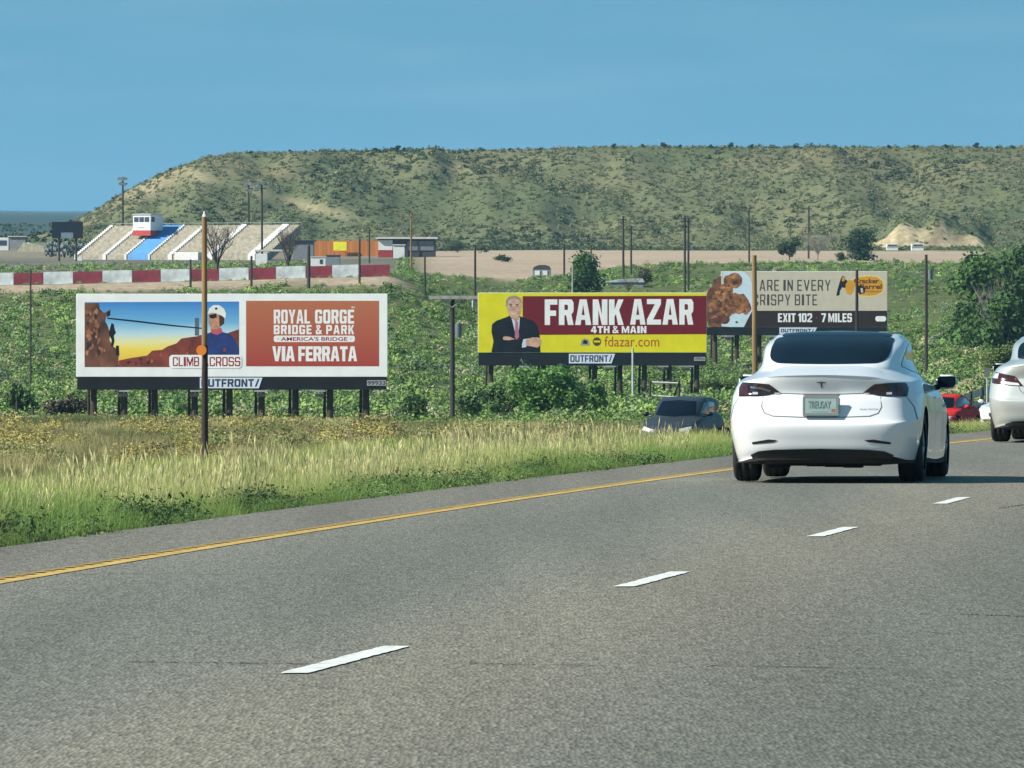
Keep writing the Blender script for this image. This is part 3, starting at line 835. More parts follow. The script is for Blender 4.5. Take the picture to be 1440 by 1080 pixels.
def glyph(ch, t, s, c):
    """outline loops of one block letter in a unit cell; t, s stroke widths across and up, c corner cut"""
    h = .5 + s / 2; l = .5 - s / 2
    ring = [[(c, 0), (1 - c, 0), (1, c), (1, 1 - c), (1 - c, 1), (c, 1), (0, 1 - c), (0, c)], [(t, s + c * .4), (t + c * .4, s), (1 - t - c * .4, s), (1 - t, s + c * .4), (1 - t, 1 - s - c * .4), (1 - t - c * .4, 1 - s), (t + c * .4, 1 - s), (t, 1 - s - c * .4)]]
    bowl = lambda y: [(t, y + s), (1 - t - c * .3, y + s), (1 - t, y + s + c * .4), (1 - t, 1 - s - c * .4), (1 - t - c * .3, 1 - s), (t, 1 - s)]
    ax = lambda y: t + (.5 - t) * y / .95
    D = {
     'O': ring, '0': ring, 'I': [[(0, 0), (1, 0), (1, 1), (0, 1)]],
     'L': [[(0, 0), (1, 0), (1, s), (t, s), (t, 1), (0, 1)]],
     'E': [[(0, 0), (1, 0), (1, s), (t, s), (t, l), (.9, l), (.9, h), (t, h), (t, 1 - s), (1, 1 - s), (1, 1), (0, 1)]],
     'F': [[(0, 0), (t, 0), (t, l - .04), (.9, l - .04), (.9, h - .04), (t, h - .04), (t, 1 - s), (1, 1 - s), (1, 1), (0, 1)]],
     'T': [[(.5 - t / 2, 0), (.5 + t / 2, 0), (.5 + t / 2, 1 - s), (1, 1 - s), (1, 1), (0, 1), (0, 1 - s), (.5 - t / 2, 1 - s)]],
     'H': [[(0, 0), (t, 0), (t, l), (1 - t, l), (1 - t, 0), (1, 0), (1, 1), (1 - t, 1), (1 - t, h), (t, h), (t, 1), (0, 1)]],
     'N': [[(0, 0), (t, 0), (t, .60), (1 - t, 0), (1, 0), (1, 1), (1 - t, 1), (1 - t, .40), (t, 1), (0, 1)]],
     'M': [[(0, 0), (t * .8, 0), (t * .8, .64), (.43, .02), (.57, .02), (1 - t * .8, .64), (1 - t * .8, 0), (1, 0), (1, 1), (1 - t, 1), (.5, .42), (t, 1), (0, 1)]],
     'A': [[(0, 0), (t, 0), (ax(.2), .2), (1 - ax(.2), .2), (1 - t, 0), (1, 0), (.5 + t * .62, 1), (.5 - t * .62, 1)], [(ax(.38), .2 + s * .9), (1 - ax(.38), .2 + s * .9), (.5, .80)]],
     'V': [[(.5 - t * .55, 0), (.5 + t * .55, 0), (1, 1), (1 - t, 1), (.5, .30), (t, 1), (0, 1)]],
     'K': [[(0, 0), (t, 0), (t, .32), (t + .1, .43), (1 - t, 0), (1, 0), (t + (1 - t) * .5, .58), (1, 1), (1 - t, 1), (t, .60), (t, 1), (0, 1)]],
     'R': [[(0, 0), (t, 0), (t, .38), (.5, .38), (1 - t, 0), (1, 0), (.85, .42), (.97, .50), (1, .58), (1, 1 - c), (1 - c, 1), (0, 1)], bowl(.38)],
     'P': [[(0, 0), (t, 0), (t, .36), (1 - c, .36), (1, .36 + c), (1, 1 - c), (1 - c, 1), (0, 1)], bowl(.36)],
     'B': [[(0, 0), (1 - c, 0), (1, c), (1, .43), (.9, .5), (1, .57), (1, 1 - c), (1 - c, 1), (0, 1)], [(t, s), (1 - t, s), (1 - t, l), (t, l)], [(t, h), (1 - t, h), (1 - t, 1 - s), (t, 1 - s)]],
     'D': [[(0, 0), (1 - c, 0), (1, c), (1, 1 - c), (1 - c, 1), (0, 1)], [(t, s), (1 - t - c * .3, s), (1 - t, s + c * .4), (1 - t, 1 - s - c * .4), (1 - t - c * .3, 1 - s), (t, 1 - s)]],
     'C': [[(c, 0), (1 - c, 0), (1, c), (1, .34), (1 - t, .34), (1 - t, s), (t, s), (t, 1 - s), (1 - t, 1 - s), (1 - t, .66), (1, .66), (1, 1 - c), (1 - c, 1), (c, 1), (0, 1 - c), (0, c)]],
     'G': [[(c, 0), (1 - c, 0), (1, c), (1, .54), (.52, .54), (.52, .54 - s * .9), (1 - t, .54 - s * .9), (1 - t, s), (t, s), (t, 1 - s), (1 - t, 1 - s), (1 - t, .69), (1, .69), (1, 1 - c), (1 - c, 1), (c, 1), (0, 1 - c), (0, c)]],
     'S': [[(c, 0), (1 - c, 0), (1, c), (1, h - c * .5), (1 - c * .5, h), (t, h), (t, 1 - s), (1 - t, 1 - s), (1 - t, .72), (1, .72), (1, 1 - c), (1 - c, 1), (c, 1), (0, 1 - c), (0, l + c * .5), (c * .5, l), (1 - t, l), (1 - t, s), (t, s), (t, .28), (0, .28), (0, c)]],
     'U': [[(c, 0), (1 - c, 0), (1, c), (1, 1), (1 - t, 1), (1 - t, s), (t, s), (t, 1), (0, 1), (0, c)]],
     'X': [[(0, 0), (t, 0), (.5, .36), (1 - t, 0), (1, 0), (.5 + t * .6, .5), (1, 1), (1 - t, 1), (.5, .64), (t, 1), (0, 1), (.5 - t * .6, .5)]],
     'Y': [[(.5 - t / 2, 0), (.5 + t / 2, 0), (.5 + t / 2, .42), (1, 1), (1 - t, 1), (.5, .60), (t, 1), (0, 1), (.5 - t / 2, .42)]],
     'Z': [[(0, 0), (1, 0), (1, s), (t * 1.15, s), (1, 1 - s), (1, 1), (0, 1), (0, 1 - s), (1 - t * 1.15, 1 - s), (0, s)]],
     '1': [[(.4, 0), (1, 0), (1, 1), (.5, 1), (0, .82), (0, .66), (.4, .74)]],
     '2': [[(0, 0), (1, 0), (1, s), (t * 1.1, s), (1, .55), (1, 1 - c), (1 - c, 1), (c, 1), (0, 1 - c), (0, .68), (t, .68), (t, 1 - s), (1 - t, 1 - s), (1 - t, .60), (0, .2)]],
     '4': [[(.5, 0), (.5 + t, 0), (.5 + t, .2), (1, .2), (1, .2 + s), (.5 + t, .2 + s), (.5 + t, 1), (.44, 1), (0, .36), (0, .2), (.5, .2)], [(t * .8, .2 + s), (.5, .2 + s), (.5, .72)]],
     '7': [[(.15, 0), (.15 + t, 0), (1, 1 - s), (1, 1), (0, 1), (0, 1 - s), (1 - t * 1.1, 1 - s)]],
     '9': [[(c, 0), (1 - c, 0), (1, c), (1, 1 - c), (1 - c, 1), (c, 1), (0, 1 - c), (0, .46 + c), (c, .46), (1 - t, .46), (1 - t, s), (0, s)], [(t, .46 + s), (1 - t, .46 + s), (1 - t, 1 - s), (t, 1 - s)]],
     '&': [[(.1, 0), (.6, 0), (.72, .1), (.82, 0), (1, 0), (.84, .22), (.96, .46), (.78, .46), (.70, .36), (.50, .56), (.74, .72), (.74, .9), (.62, 1), (.22, 1), (.1, .9), (.1, .74), (.27, .56), (0, .38), (0, .12)], [(.32, .72), (.52, .72), (.52, .84), (.32, .84)], [(.25, .2), (.5, .2), (.58, .25), (.37, .42), (.24, .33)]],
     '/': [[(0, 0), (t, 0), (1, 1), (1 - t, 1)]],
    }
    return D[ch]
WID = {'I': .44, 'M': 1.3, '&': 1.1, '1': .62, 'L': .86, 'E': .88, 'F': .86, 'T': .94, '/': .8, 'A': 1.1, 'V': 1.1, 'Y': 1.05}
def block_text(text, box, m, parent, name, conv, y=0.0, bold=.32, gap=.14, space=.5):
    """condensed heavy lettering cut from block outlines, one mesh a word"""
    x0, z1 = conv(box[0], box[1]); x1, z0 = conv(box[2], box[3]); hgt = z1 - z0
    words = text.split(' ')
    tot = sum(sum(WID.get(ch, 1) for ch in wd) + gap * (len(wd) - 1) for wd in words) + space * (len(words) - 1)
    u = (x1 - x0) / tot; x = x0
    for wd in words:
        cu = bpy.data.curves.new('b', 'CURVE'); cu.dimensions = '2D'; cu.fill_mode = 'BOTH'
        for ch in wd:
            wv = WID.get(ch, 1) * u
            t = min(.42, bold / WID.get(ch, 1)); s = max(.12, min(.24, bold * u / hgt * .95))
            for loop in glyph(ch, t, s, .13):
                sp = cu.splines.new('POLY'); sp.points.add(len(loop) - 1); sp.use_cyclic_u = True
                for q, (a, b) in zip(sp.points, loop): q.co = (x + a * wv, z0 + b * hgt, 0, 1)
            x += wv + gap * u
        x += (space - gap) * u
        ob = bpy.data.objects.new('b', cu); COL.objects.link(ob)
        dg_ = bpy.context.evaluated_depsgraph_get()
        me = bpy.data.meshes.new_from_object(ob.evaluated_get(dg_))
        bpy.data.objects.remove(ob); bpy.data.curves.remove(cu)
        for v in me.vertices: v.co = (v.co.x, lay(y), v.co.y)
        me.materials.clear(); me.materials.append(m); me.name = name; me.update()
        o = bpy.data.objects.new(name, me); COL.objects.link(o); o.parent = parent

def lay(y):
    """thin layers of print, a few millimetres each"""
    return -.004 - .09 * max(0, -y - .012)

def art(pts, m, parent, name, conv, y, smooth=0):
    mb = MB(); y = lay(y)
    mb.quad([(conv(*p)[0], y, conv(*p)[1]) for p in pts])
    return mb.build(name, m, parent)

def ellipse(cx, cy, rx, ry, n=24, a0=0, a1=360):
    return [(cx + rx * math.cos(math.radians(a0 + (a1 - a0) * k / n)), cy + ry * math.sin(math.radians(a0 + (a1 - a0) * k / n))) for k in range(n)]

def rrect(x0, y0, x1, y1, r, n=5):
    p = []
    for (cx, cy, a) in ((x1 - r, y0 + r, -90), (x1 - r, y1 - r, 0), (x0 + r, y1 - r, 90), (x0 + r, y0 + r, 180)):
        for k in range(n + 1):
            t = math.radians(a + 90 * k / n); p.append((cx + r * math.cos(t), cy + r * math.sin(t)))
    return p

def print_mat(name, color, var=.06, scale=1.5, rough=.55):
    return mat(name, color, rough=rough, var=var, scale=scale, spec=.14)

def grad_mat(name, stops, z0, z1, noise=.0, nscale=1.0):
    """printed poster picture: colour bands up the poster, broken by noise"""
    m = bpy.data.materials.new(name); m.use_nodes = True
    t = m.node_tree; b = t.nodes['Principled BSDF']; b.inputs['Roughness'].default_value = .55
    tc = t.nodes.new('ShaderNodeTexCoord'); sp = t.nodes.new('ShaderNodeSeparateXYZ'); t.links.new(tc.outputs['Object'], sp.inputs[0])
    mp = t.nodes.new('ShaderNodeMapping'); mp.inputs['Scale'].default_value = (.35, 1, 1); t.links.new(tc.outputs['Object'], mp.inputs[0])
    nz = t.nodes.new('ShaderNodeTexNoise'); nz.inputs['Scale'].default_value = nscale; nz.inputs['Detail'].default_value = 5; t.links.new(mp.outputs[0], nz.inputs['Vector'])
    ma = t.nodes.new('ShaderNodeMath'); ma.operation = 'MULTIPLY_ADD'; ma.inputs[1].default_value = noise * (z1 - z0)
    t.links.new(nz.outputs['Fac'], ma.inputs[0]); t.links.new(sp.outputs[2], ma.inputs[2])
    mr = t.nodes.new('ShaderNodeMapRange'); mr.inputs[1].default_value = z0 + noise * .5 * (z1 - z0); mr.inputs[2].default_value = z1 + noise * .5 * (z1 - z0)
    t.links.new(ma.outputs[0], mr.inputs[0])
    rp = t.nodes.new('ShaderNodeValToRGB'); els = rp.color_ramp.elements
    while len(els) < len(stops): els.new(.5)
    for e, (p, c) in zip(els, stops): e.position = p; e.color = (*c, 1)
    t.links.new(mr.outputs[0], rp.inputs[0]); t.links.new(rp.outputs[0], b.inputs['Base Color'])
    return m

POST = mat('creosoted_post', (.06, .046, .036), rough=.95, var=.35, scale=2.5, streak=True)
STEEL = mat('dark_steel', (.035, .037, .04), rough=.6, var=.2)
APR = mat('black_apron', (.010, .012, .015), rough=.7, var=.25, scale=1.2, spec=.2)
CATW = mat('catwalk_grey', (.30, .31, .31), rough=.6, var=.2)
WHITEV = print_mat('white_vinyl', (.80, .82, .82))
LOGO = print_mat('logo_white', (.62, .68, .78))
NAVY = print_mat('logo_navy', (.03, .05, .10))

def billboard(label, px, Y, posts, base_y, apron, logo, number, catwalk, apx=None):
    (x0, y0, x1, y1) = px
    k = Y / F; cx = (x0 + x1) / 2
    g = ground(cx, Y)
    t = thing('billboard', label, 'billboard', g)
    conv = lambda a, b: ((a - cx) * k, EYE - (b - HOR) * k - g.z)
    X0, Z1 = conv(x0, y0); X1, Z0 = conv(x1, y1)
    _, ZA = conv(0, apron)
    mb = MB(); mb.box(X0, X1, 0, .22, Z0, Z1)
    panel = mb.build('poster_panel', WHITEV, t, bevel=.015)
    XA = X0 + .05 if apx is None else (apx - cx) * k
    mb = MB(); mb.box(XA, X1 - .05, .02, .30, ZA, Z0 - .004)
    ap = mb.build('apron', APR, t)
    mb = MB(); mb.box(X0 + .3, X1 - .3, .225, .30, Z1 - .5, Z1 - .3).box(X0 + .3, X1 - .3, .225, .30, Z0 + .3, Z0 + .5)
    mb.build('stringer', STEEL, t)
    for i, p in enumerate(posts):
        xp = (p - cx) * k; gp = ground(p, Y + .45)
        zb = gp.z - g.z - .4; r = .15 * (Y / 400) ** .3
        mb = MB()
        mb.tube((xp, .62, zb), (xp + rnd.uniform(-.06, .06), .50, Z1 - .6), r * 1.08, r * .9, 10)
        po = mb.build('post', POST, t)
        mb = MB(); mb.tube((xp - .32, 2.3, zb), (xp - .25, .78, Z0 + .1), r * .5, r * .45, 8)
        mb.build('brace', POST, t)
    for (a, b) in catwalk:
        xa, xb = (a - cx) * k, (b - cx) * k
        mb = MB(); mb.box(xa, xb, -.55, 0.0, ZA - .10, ZA - .02)
        mb.build('catwalk', CATW, t)
        mb = MB(); mb.tube(((xa + xb) / 2, 0, ZA - .06), ((xa + xb) / 2, -1.4, ZA - .25), .035, .03, 6).box((xa + xb) / 2 - .22, (xa + xb) / 2 + .22, -1.6, -1.35, ZA - .32, ZA - .18)
        mb.build('lamp', STEEL, t)
    if logo:
        bx = logo
        art([(bx[0], bx[1]), (bx[2] + 3, bx[1]), (bx[2] - 2, bx[3]), (bx[0], bx[3])], LOGO, ap, 'logo_plate', conv, -.012)
        block_text('OUTFRONT/', (bx[0] + 2, bx[1] + 2, bx[2] - 1, bx[3] - 2), NAVY, ap, 'logo_lettering', conv, -.03, .30)
    if number:
        bx = number[1]
        art(rrect(*bx, .6), CATW, ap, 'number_plate', conv, -.012)
        flat_text(number[0], (bx[0] + 1, bx[1] + 1, bx[2] - 1, bx[3] - 1), NAVY, ap, 'number_lettering', conv, -.03, offset=.02)
    return t, panel, conv

# ---- board 1: white frame, picture left, red block right
t1, pn, cv = billboard('wide white bordered billboard with a canyon picture and red block reading ROYAL GORGE', (107, 413, 545, 530), 402,
                       (131, 174, 217, 273, 322, 367, 415, 464, 515), 598, 548, (281, 531, 366, 546), ('99933', (516, 534.5, 543, 542.5)),
                       ((168, 183), (268, 282), (358, 377), (443, 458)))
_, pz0 = cv(0, 516); _, pz1 = cv(0, 425)
pic = grad_mat('poster_sunset', [(0, (.75, .42, .05)), (.28, (.85, .66, .08)), (.40, (.78, .74, .34)), (.52, (.50, .68, .74)), (.70, (.15, .42, .68)), (1, (.03, .20, .56))], pz0, pz1, .16, .45)
art([(119, 425), (336, 424), (336, 515), (119, 516)], pic, pn, 'picture', cv, -.015)
red = grad_mat('poster_red', [(0, (.36, .045, .03)), (1, (.44, .14, .06))], pz0, pz1, .05, .6)
art([(346, 423), (533, 423), (533, 515), (346, 515)], red, pn, 'red_block', cv, -.015)
rock = mat('poster_rock', (.13, .05, .025), rough=.6, var=.85, scale=.9)
art([(119, 426), (139, 426), (140, 434), (146, 440), (152, 437), (154, 441), (149, 446), (148, 452), (151, 457), (155, 468), (154, 478), (158, 486), (166, 492), (167, 500), (166, 516), (119, 516)], rock, pn, 'cliff_picture', cv, -.03)
rdm = mat('poster_red_hill', (.20, .035, .02), rough=.6, var=.5, scale=1.4)
art([(167, 507), (186, 503), (207, 500), (214, 493), (228, 492), (236, 487), (248, 483), (255, 476), (268, 474), (277, 473), (285, 470), (300, 467), (318, 469), (336, 463), (336, 516), (166, 516)], rdm, pn, 'hill_picture', cv, -.03)
dkm = print_mat('poster_dark', (.015, .015, .018))
art([(151, 446.5), (190, 450.5), (240, 456.5), (285, 461), (285, 462.6), (240, 458.6), (190, 452.8), (151, 448.5)], dkm, pn, 'bridge_picture', cv, -.045)
g_ = random.Random(9)
brs = [mat('poster_rock_%s' % q, c, rough=.6, var=.5, scale=3) for q, c in (('dark', (.04, .016, .01)), ('warm', (.26, .095, .04)), ('pale', (.34, .16, .08)))]
def facet(cx, cy, r, m, q):
    art([(cx + r * 1.0 * math.cos(a) * g_.uniform(.5, 1.1), cy + r * 1.5 * math.sin(a) * g_.uniform(.5, 1.1)) for a in [2 * math.pi * k / 8 for k in range(8)]], m, pn, 'rock_picture', cv, -.032 - .0006 * q)
for q in range(46):
    yy = g_.uniform(430, 512); xm = 140 + max(0, yy - 455) * .3
    facet(g_.uniform(122, xm - 3), yy, g_.uniform(1.5, 4.2), g_.choice(brs), q)
for q in range(34):
    xx = g_.uniform(175, 330); facet(xx, g_.uniform(509 - (xx - 175) * .23, 511), g_.uniform(1.2, 2.6), g_.choice((brs[0], rdm, brs[1])), q)
art([(274, 447), (280, 447), (280, 472), (274, 472)], print_mat('poster_slate', (.09, .14, .19)), pn, 'tower_picture', cv, -.022)
art([(150, 440), (155, 435), (155, 443), (151, 446)], dkm, pn, 'climber_picture', cv, -.045)
art([(157, 454), (160, 456), (161, 462), (163, 468), (160, 472), (161, 480), (159, 487), (156, 487), (157, 478), (153, 470), (155, 460)], dkm, pn, 'climber_picture', cv, -.05)
art([(163, 486), (167, 486), (168, 500), (163, 500)], dkm, pn, 'climber_picture', cv, -.05)
# helmeted climber at the right of the picture
skin = print_mat('poster_skin', (.48, .24, .15), var=.35, scale=5); navy = print_mat('poster_navy', (.025, .045, .17), var=.3, scale=1.2)
art([(284, 499), (288, 474), (296, 467), (304, 464), (314, 467), (324, 470), (331, 478), (336, 490), (336, 500), (284, 500)], navy, pn, 'climber_jacket_picture', cv, -.05)
art([(296, 462), (311, 461), (313, 467), (305, 471), (297, 468)], print_mat('poster_collar', (.5, .10, .12)), pn, 'collar_picture', cv, -.06)
art([(293, 441), (301, 438), (311, 440), (314, 448), (311, 458), (305, 463), (297, 463), (294, 455)], skin, pn, 'face_picture', cv, -.07)
art([(308, 443), (315, 443), (315, 455), (309, 459)], print_mat('poster_brown', (.06, .03, .02)), pn, 'hair_picture', cv, -.075)
art([(292, 442), (294, 434), (300, 429), (308, 429), (315, 434), (318, 441), (317, 448), (312, 444), (303, 440), (296, 440)], print_mat('poster_white', (.74, .78, .76)), pn, 'helmet_picture', cv, -.08)
art([(294, 443), (304, 441), (305, 446), (300, 448), (295, 447)], dkm, pn, 'glasses_picture', cv, -.08)
art(ellipse(304, 434, 2, 1.6, 10), dkm, pn, 'helmet_badge_picture', cv, -.09)
# caption
art(rrect(238, 499, 340, 518, 5), WHITEV, pn, 'caption_panel', cv, -.10)
rd = print_mat('caption_red', (.30, .03, .03))
block_text('CLIMB', (243, 502, 280, 515), rd, pn, 'caption_lettering', cv, -.115, .24)
block_text('ACROSS', (285, 502, 338, 515), rd, pn, 'caption_lettering', cv, -.115, .24)
wt = print_mat('lettering_white', (.80, .80, .80))
block_text('ROYAL', (385, 435.5, 436, 455), wt, pn, 'title_lettering', cv, -.03, .36)
block_text('GORGE', (443, 435.5, 498, 455), wt, pn, 'title_lettering', cv, -.03, .36)
flat_text('TM', (494, 431, 499, 434), wt, pn, 'trademark', cv, -.03, offset=.01)
block_text('BRIDGE & PARK', (385, 457, 498, 470), wt, pn, 'title_lettering', cv, -.03, .34, .24, .7)
art(rrect(385, 472, 499, 481, 3), wt, pn, 'strapline_panel', cv, -.03)
flat_text("· AMERICA'S BRIDGE ·", (390, 473.8, 494, 479.4), rd, pn, 'strapline_lettering', cv, -.045, offset=.02)
block_text('VIA FERRATA', (383, 487, 502, 508), wt, pn, 'title_lettering', cv, -.03, .38, .06, .45)

# ---- board 2: yellow and maroon with a man in a suit
t2, pn, cv = billboard('yellow and maroon billboard with a man in a dark suit and the name FRANK AZAR', (672, 411.5, 994, 496), 545,
                       (690, 727, 764, 797, 836, 872, 906, 941, 980), 572, 514, (800, 497.5, 862, 511), ('99934', (976, 502, 992, 507.5)),
                       ((730, 745), (848, 866), (925, 940), (955, 975)))
yel = print_mat('poster_yellow', (.70, .63, .015)); mar = print_mat('poster_maroon', (.155, .012, .018))
art([(672.5, 412), (993.5, 412), (993.5, 495.5), (672.5, 495.5)], yel, pn, 'yellow_ground', cv, -.015)
art([(735, 416.5), (993.6, 416), (993.6, 470), (750, 471), (735, 471)], mar, pn, 'maroon_block', cv, -.03)
block_text('FRANK', (766, 421, 877, 457), wt, pn, 'name_lettering', cv, -.05, .38, .10)
block_text('AZAR', (886, 420.5, 975, 456.5), wt, pn, 'name_lettering', cv, -.05, .38, .10)
block_text('4TH & MAIN', (831, 458.5, 909, 468.5), wt, pn, 'address_lettering', cv, -.05, .34)
org = print_mat('lettering_rust', (.42, .07, .02))
flat_text('fdazar.com', (850, 473, 927, 487.5), org, pn, 'web_lettering', cv, -.05, offset=.0)
grey = print_mat('poster_grey', (.30, .30, .24))
art([(816, 486), (818, 478), (822, 475.5), (828, 478), (830, 486)], grey, pn, 'icon_picture', cv, -.03)
art([(819, 483), (821, 478), (826, 479), (826, 484)], dkm, pn, 'icon_picture', cv, -.045)
art(ellipse(839.5, 480.5, 6, 6.2), print_mat('poster_umber', (.10, .055, .02)), pn, 'emblem_picture', cv, -.03)
art([(835, 479), (844, 479), (844, 481.5), (835, 481.5)], yel, pn, 'emblem_picture', cv, -.045)
suit = print_mat('poster_suit', (.012, .013, .018), var=.4)
art([(691, 495.6), (694, 480), (691, 466), (692, 456), (698, 451), (712, 446), (716, 444), (730, 444), (737, 447), (750, 451), (756, 458), (759, 474), (760, 495.6)], suit, pn, 'suit_picture', cv, -.06)
shirt = print_mat('poster_shirt', (.55, .62, .72)); tie = print_mat('poster_tie', (.42, .16, .2))
art([(719, 446), (731, 446), (730, 462), (727, 477), (724, 466)], shirt, pn, 'shirt_picture', cv, -.07)
art([(724.5, 452), (728.5, 452), (730, 474), (726, 478), (724, 474)], tie, pn, 'tie_picture', cv, -.08)
art([(717, 440), (730, 440), (730, 448), (726, 453), (719, 447)], skin, pn, 'neck_picture', cv, -.085)
art([(712, 428), (713, 421), (718, 417.5), (726, 417), (732, 421), (733.5, 430), (732, 440), (728, 447), (723, 449), (718, 446), (714, 440)], print_mat('poster_face', (.56, .34, .25), var=.28, scale=4), pn, 'face_picture', cv, -.09)
art([(711.5, 432), (711.5, 422), (716, 417), (725, 415.5), (732, 419), (734, 426), (732.5, 426), (729, 421), (722, 419.5), (715, 422), (713.5, 430)], print_mat('poster_grey_hair', (.30, .26, .22)), pn, 'hair_picture', cv, -.10)
art([(716, 428), (720, 427.4), (720, 428.6), (716, 429.2)], dkm, pn, 'brow_picture', cv, -.10)
art([(725, 427.4), (729.5, 428), (729.5, 429.2), (725, 428.6)], dkm, pn, 'brow_picture', cv, -.10)
art([(717, 430.2), (720, 429.8), (720, 431), (717, 431.2)], dkm, pn, 'eye_picture', cv, -.10)
art([(725.5, 429.8), (729, 430.2), (729, 431.2), (725.5, 431)], dkm, pn, 'eye_picture', cv, -.10)
art([(721.5, 431), (723.5, 431), (725, 437), (720.5, 437)], print_mat('poster_nose', (.50, .27, .19)), pn, 'nose_picture', cv, -.10)
art([(718.5, 440.6), (727, 440), (725.5, 442.2), (720.5, 442.4)], print_mat('poster_teeth', (.62, .5, .44)), pn, 'smile_picture', cv, -.10)
art([(734, 484), (736, 477), (742, 476), (740, 488), (734, 489)], shirt, pn, 'cuff_picture', cv, -.10)
fc = MATS['poster_face']
art([(740, 477), (748, 474.5), (757, 474.5), (761, 478), (761, 484), (756, 489), (747, 487), (739, 486)], fc, pn, 'hand_picture', cv, -.11)
for yy in (478, 481, 484):
    art([(752, yy), (760.5, yy - .4), (760.5, yy + .5), (752, yy + .4)], MATS['poster_nose'], pn, 'finger_picture', cv, -.12)
art([(707, 474.5), (711, 472.5), (718, 474), (724, 477), (716, 478.5), (708, 478)], fc, pn, 'hand_picture', cv, -.11)

# ---- board 3: beige with fried chicken
t3, pn, cv = billboard('beige and black billboard with fried chicken on a plate reading EXIT 102', (1014, 381.5, 1248, 460), 655,
                       (1006, 1036, 1068, 1098, 1128, 1158, 1188, 1216, 1240), 520, 471.5, (1096, 460.5, 1146, 469.5), ('99935', (1236, 466.2, 1247, 469.8)),
                       ((1014, 1032), (1078, 1094), (1150, 1170), (1210, 1228)), 994)
mb = MB(); mb.prism([cv(*q) for q in ((1014.2, 388), (1007, 392), (1003, 402), (996, 408), (993.5, 418), (995, 430), (993.5, 445), (996, 457), (1001, 459.8), (1014.2, 459.8))], 0.0, .18); mb.build('cutout_panel', mat('poster_crust', (.16, .06, .025), rough=.6, var=.6, scale=2), t3)
bei = print_mat('poster_beige', (.55, .49, .39)); blk = print_mat('poster_black', (.034, .021, .018))
art([(1014.5, 382), (1247.5, 382), (1247.5, 437), (1014.5, 437)], bei, pn, 'beige_ground', cv, -.015)
art([(1014.5, 437), (1247.5, 437), (1247.5, 459.8), (1014.5, 459.8)], blk, pn, 'black_band', cv, -.015)
dg = print_mat('lettering_charcoal', (.07, .065, .06))
block_text('ARE IN EVERY', (1068, 393.5, 1168, 409), dg, pn, 'slogan_lettering', cv, -.03, .24, .3, .8)
block_text('CRISPY BITE', (1059, 414, 1149, 429.5), dg, pn, 'slogan_lettering', cv, -.03, .24, .3, .8)
block_text('EXIT 102', (1094, 440.5, 1142, 453), wt, pn, 'exit_lettering', cv, -.03, .36)
art([(1147.5, 446), (1149.5, 446), (1149.5, 448), (1147.5, 448)], rd, pn, 'dot_lettering', cv, -.03)
block_text('7 MILES', (1155, 440.5, 1198, 453), wt, pn, 'exit_lettering', cv, -.03, .36)
art(rrect(1231, 444.5, 1246, 452, 3), wt, pn, 'sponsor_plate', cv, -.03)
plate = print_mat('poster_plate', (.55, .68, .76))
art([(1017, 382), (1046, 382), (1054, 390), (1059, 403), (1060, 418), (1058, 437), (1052, 448), (1046, 459.8), (1028, 459.8), (1015, 459), (1015, 420)], plate, pn, 'plate_picture', cv, -.03)
chk = mat('poster_chicken', (.27, .105, .035), rough=.6, var=.75, scale=2.2)
chd = mat('poster_chicken_dark', (.12, .04, .02), rough=.6, var=.75, scale=2.2)
chl = mat('poster_chicken_light', (.42, .19, .065), rough=.6, var=.6, scale=2.5)
def lump(cx, cy, rx, ry, m, y, sd):
    g = random.Random(sd)
    art([(cx + rx * math.cos(a) * g.uniform(.84, 1.1), cy + ry * math.sin(a) * g.uniform(.84, 1.1)) for a in [2 * math.pi * k / 18 for k in range(18)]], m, pn, 'chicken_picture', cv, y)
lump(1004, 413, 9.5, 8, chd, -.04, 1); lump(1008, 440, 13, 16, chd, -.05, 2); lump(1031, 395, 14, 11, chk, -.06, 3); lump(1019, 411, 13, 12, chk, -.07, 4)
lump(1048, 432, 9, 9, chd, -.075, 7); lump(1036, 427, 18, 15, chk, -.08, 5); lump(1004, 430, 8, 10, chk, -.09, 6); lump(1019, 449, 8, 7, chd, -.095, 8)
lump(1018, 432, 11, 13, chd, -.096, 11); lump(1036, 453, 2, 1.6, chd, -.10, 9)
g_ = random.Random(5)
for q in range(80):
    a_, b_ = g_.choice(((1006, 414), (1008, 440), (1031, 395), (1021, 426), (1012, 424), (1024, 440), (1016, 436), (1020, 411), (1037, 428), (1046, 433), (1004, 431)))
    lump(a_ + g_.uniform(-7, 8), b_ + g_.uniform(-7, 8), g_.uniform(1.4, 4.2), g_.uniform(1.2, 3.4), g_.choice((chk, chd, chl, chk)), -.105 - .0016 * q, 100 + q)
gold = print_mat('logo_gold', (.62, .30, .025), var=.1); gedge = print_mat('logo_edge', (.72, .60, .20)); umb = print_mat('logo_brown', (.10, .035, .012))
art([(1197, 392), (1206, 388.5), (1222, 386.8), (1234, 388), (1242, 394), (1244.5, 402), (1242, 411), (1234, 416), (1222, 417.5), (1206, 416.5), (1204, 408), (1199, 402)], gedge, pn, 'logo_shape', cv, -.03)
art([(1199, 393.5), (1207, 390), (1222, 388.4), (1233, 389.5), (1240.5, 395), (1242.8, 402), (1240.5, 410), (1233, 414.6), (1222, 416), (1208, 415.2), (1206, 407), (1201, 402)], gold, pn, 'logo_shape', cv, -.045)
flat_text('Cracker', (1201, 391.5, 1236, 398.5), umb, pn, 'logo_lettering', cv, -.06, offset=.03)
flat_text('Barrel', (1209, 399.5, 1240, 406.5), umb, pn, 'logo_lettering', cv, -.06, offset=.03)
flat_text('Old Country Store', (1217, 408.5, 1239, 411.5), umb, pn, 'logo_lettering', cv, -.06, offset=.01)
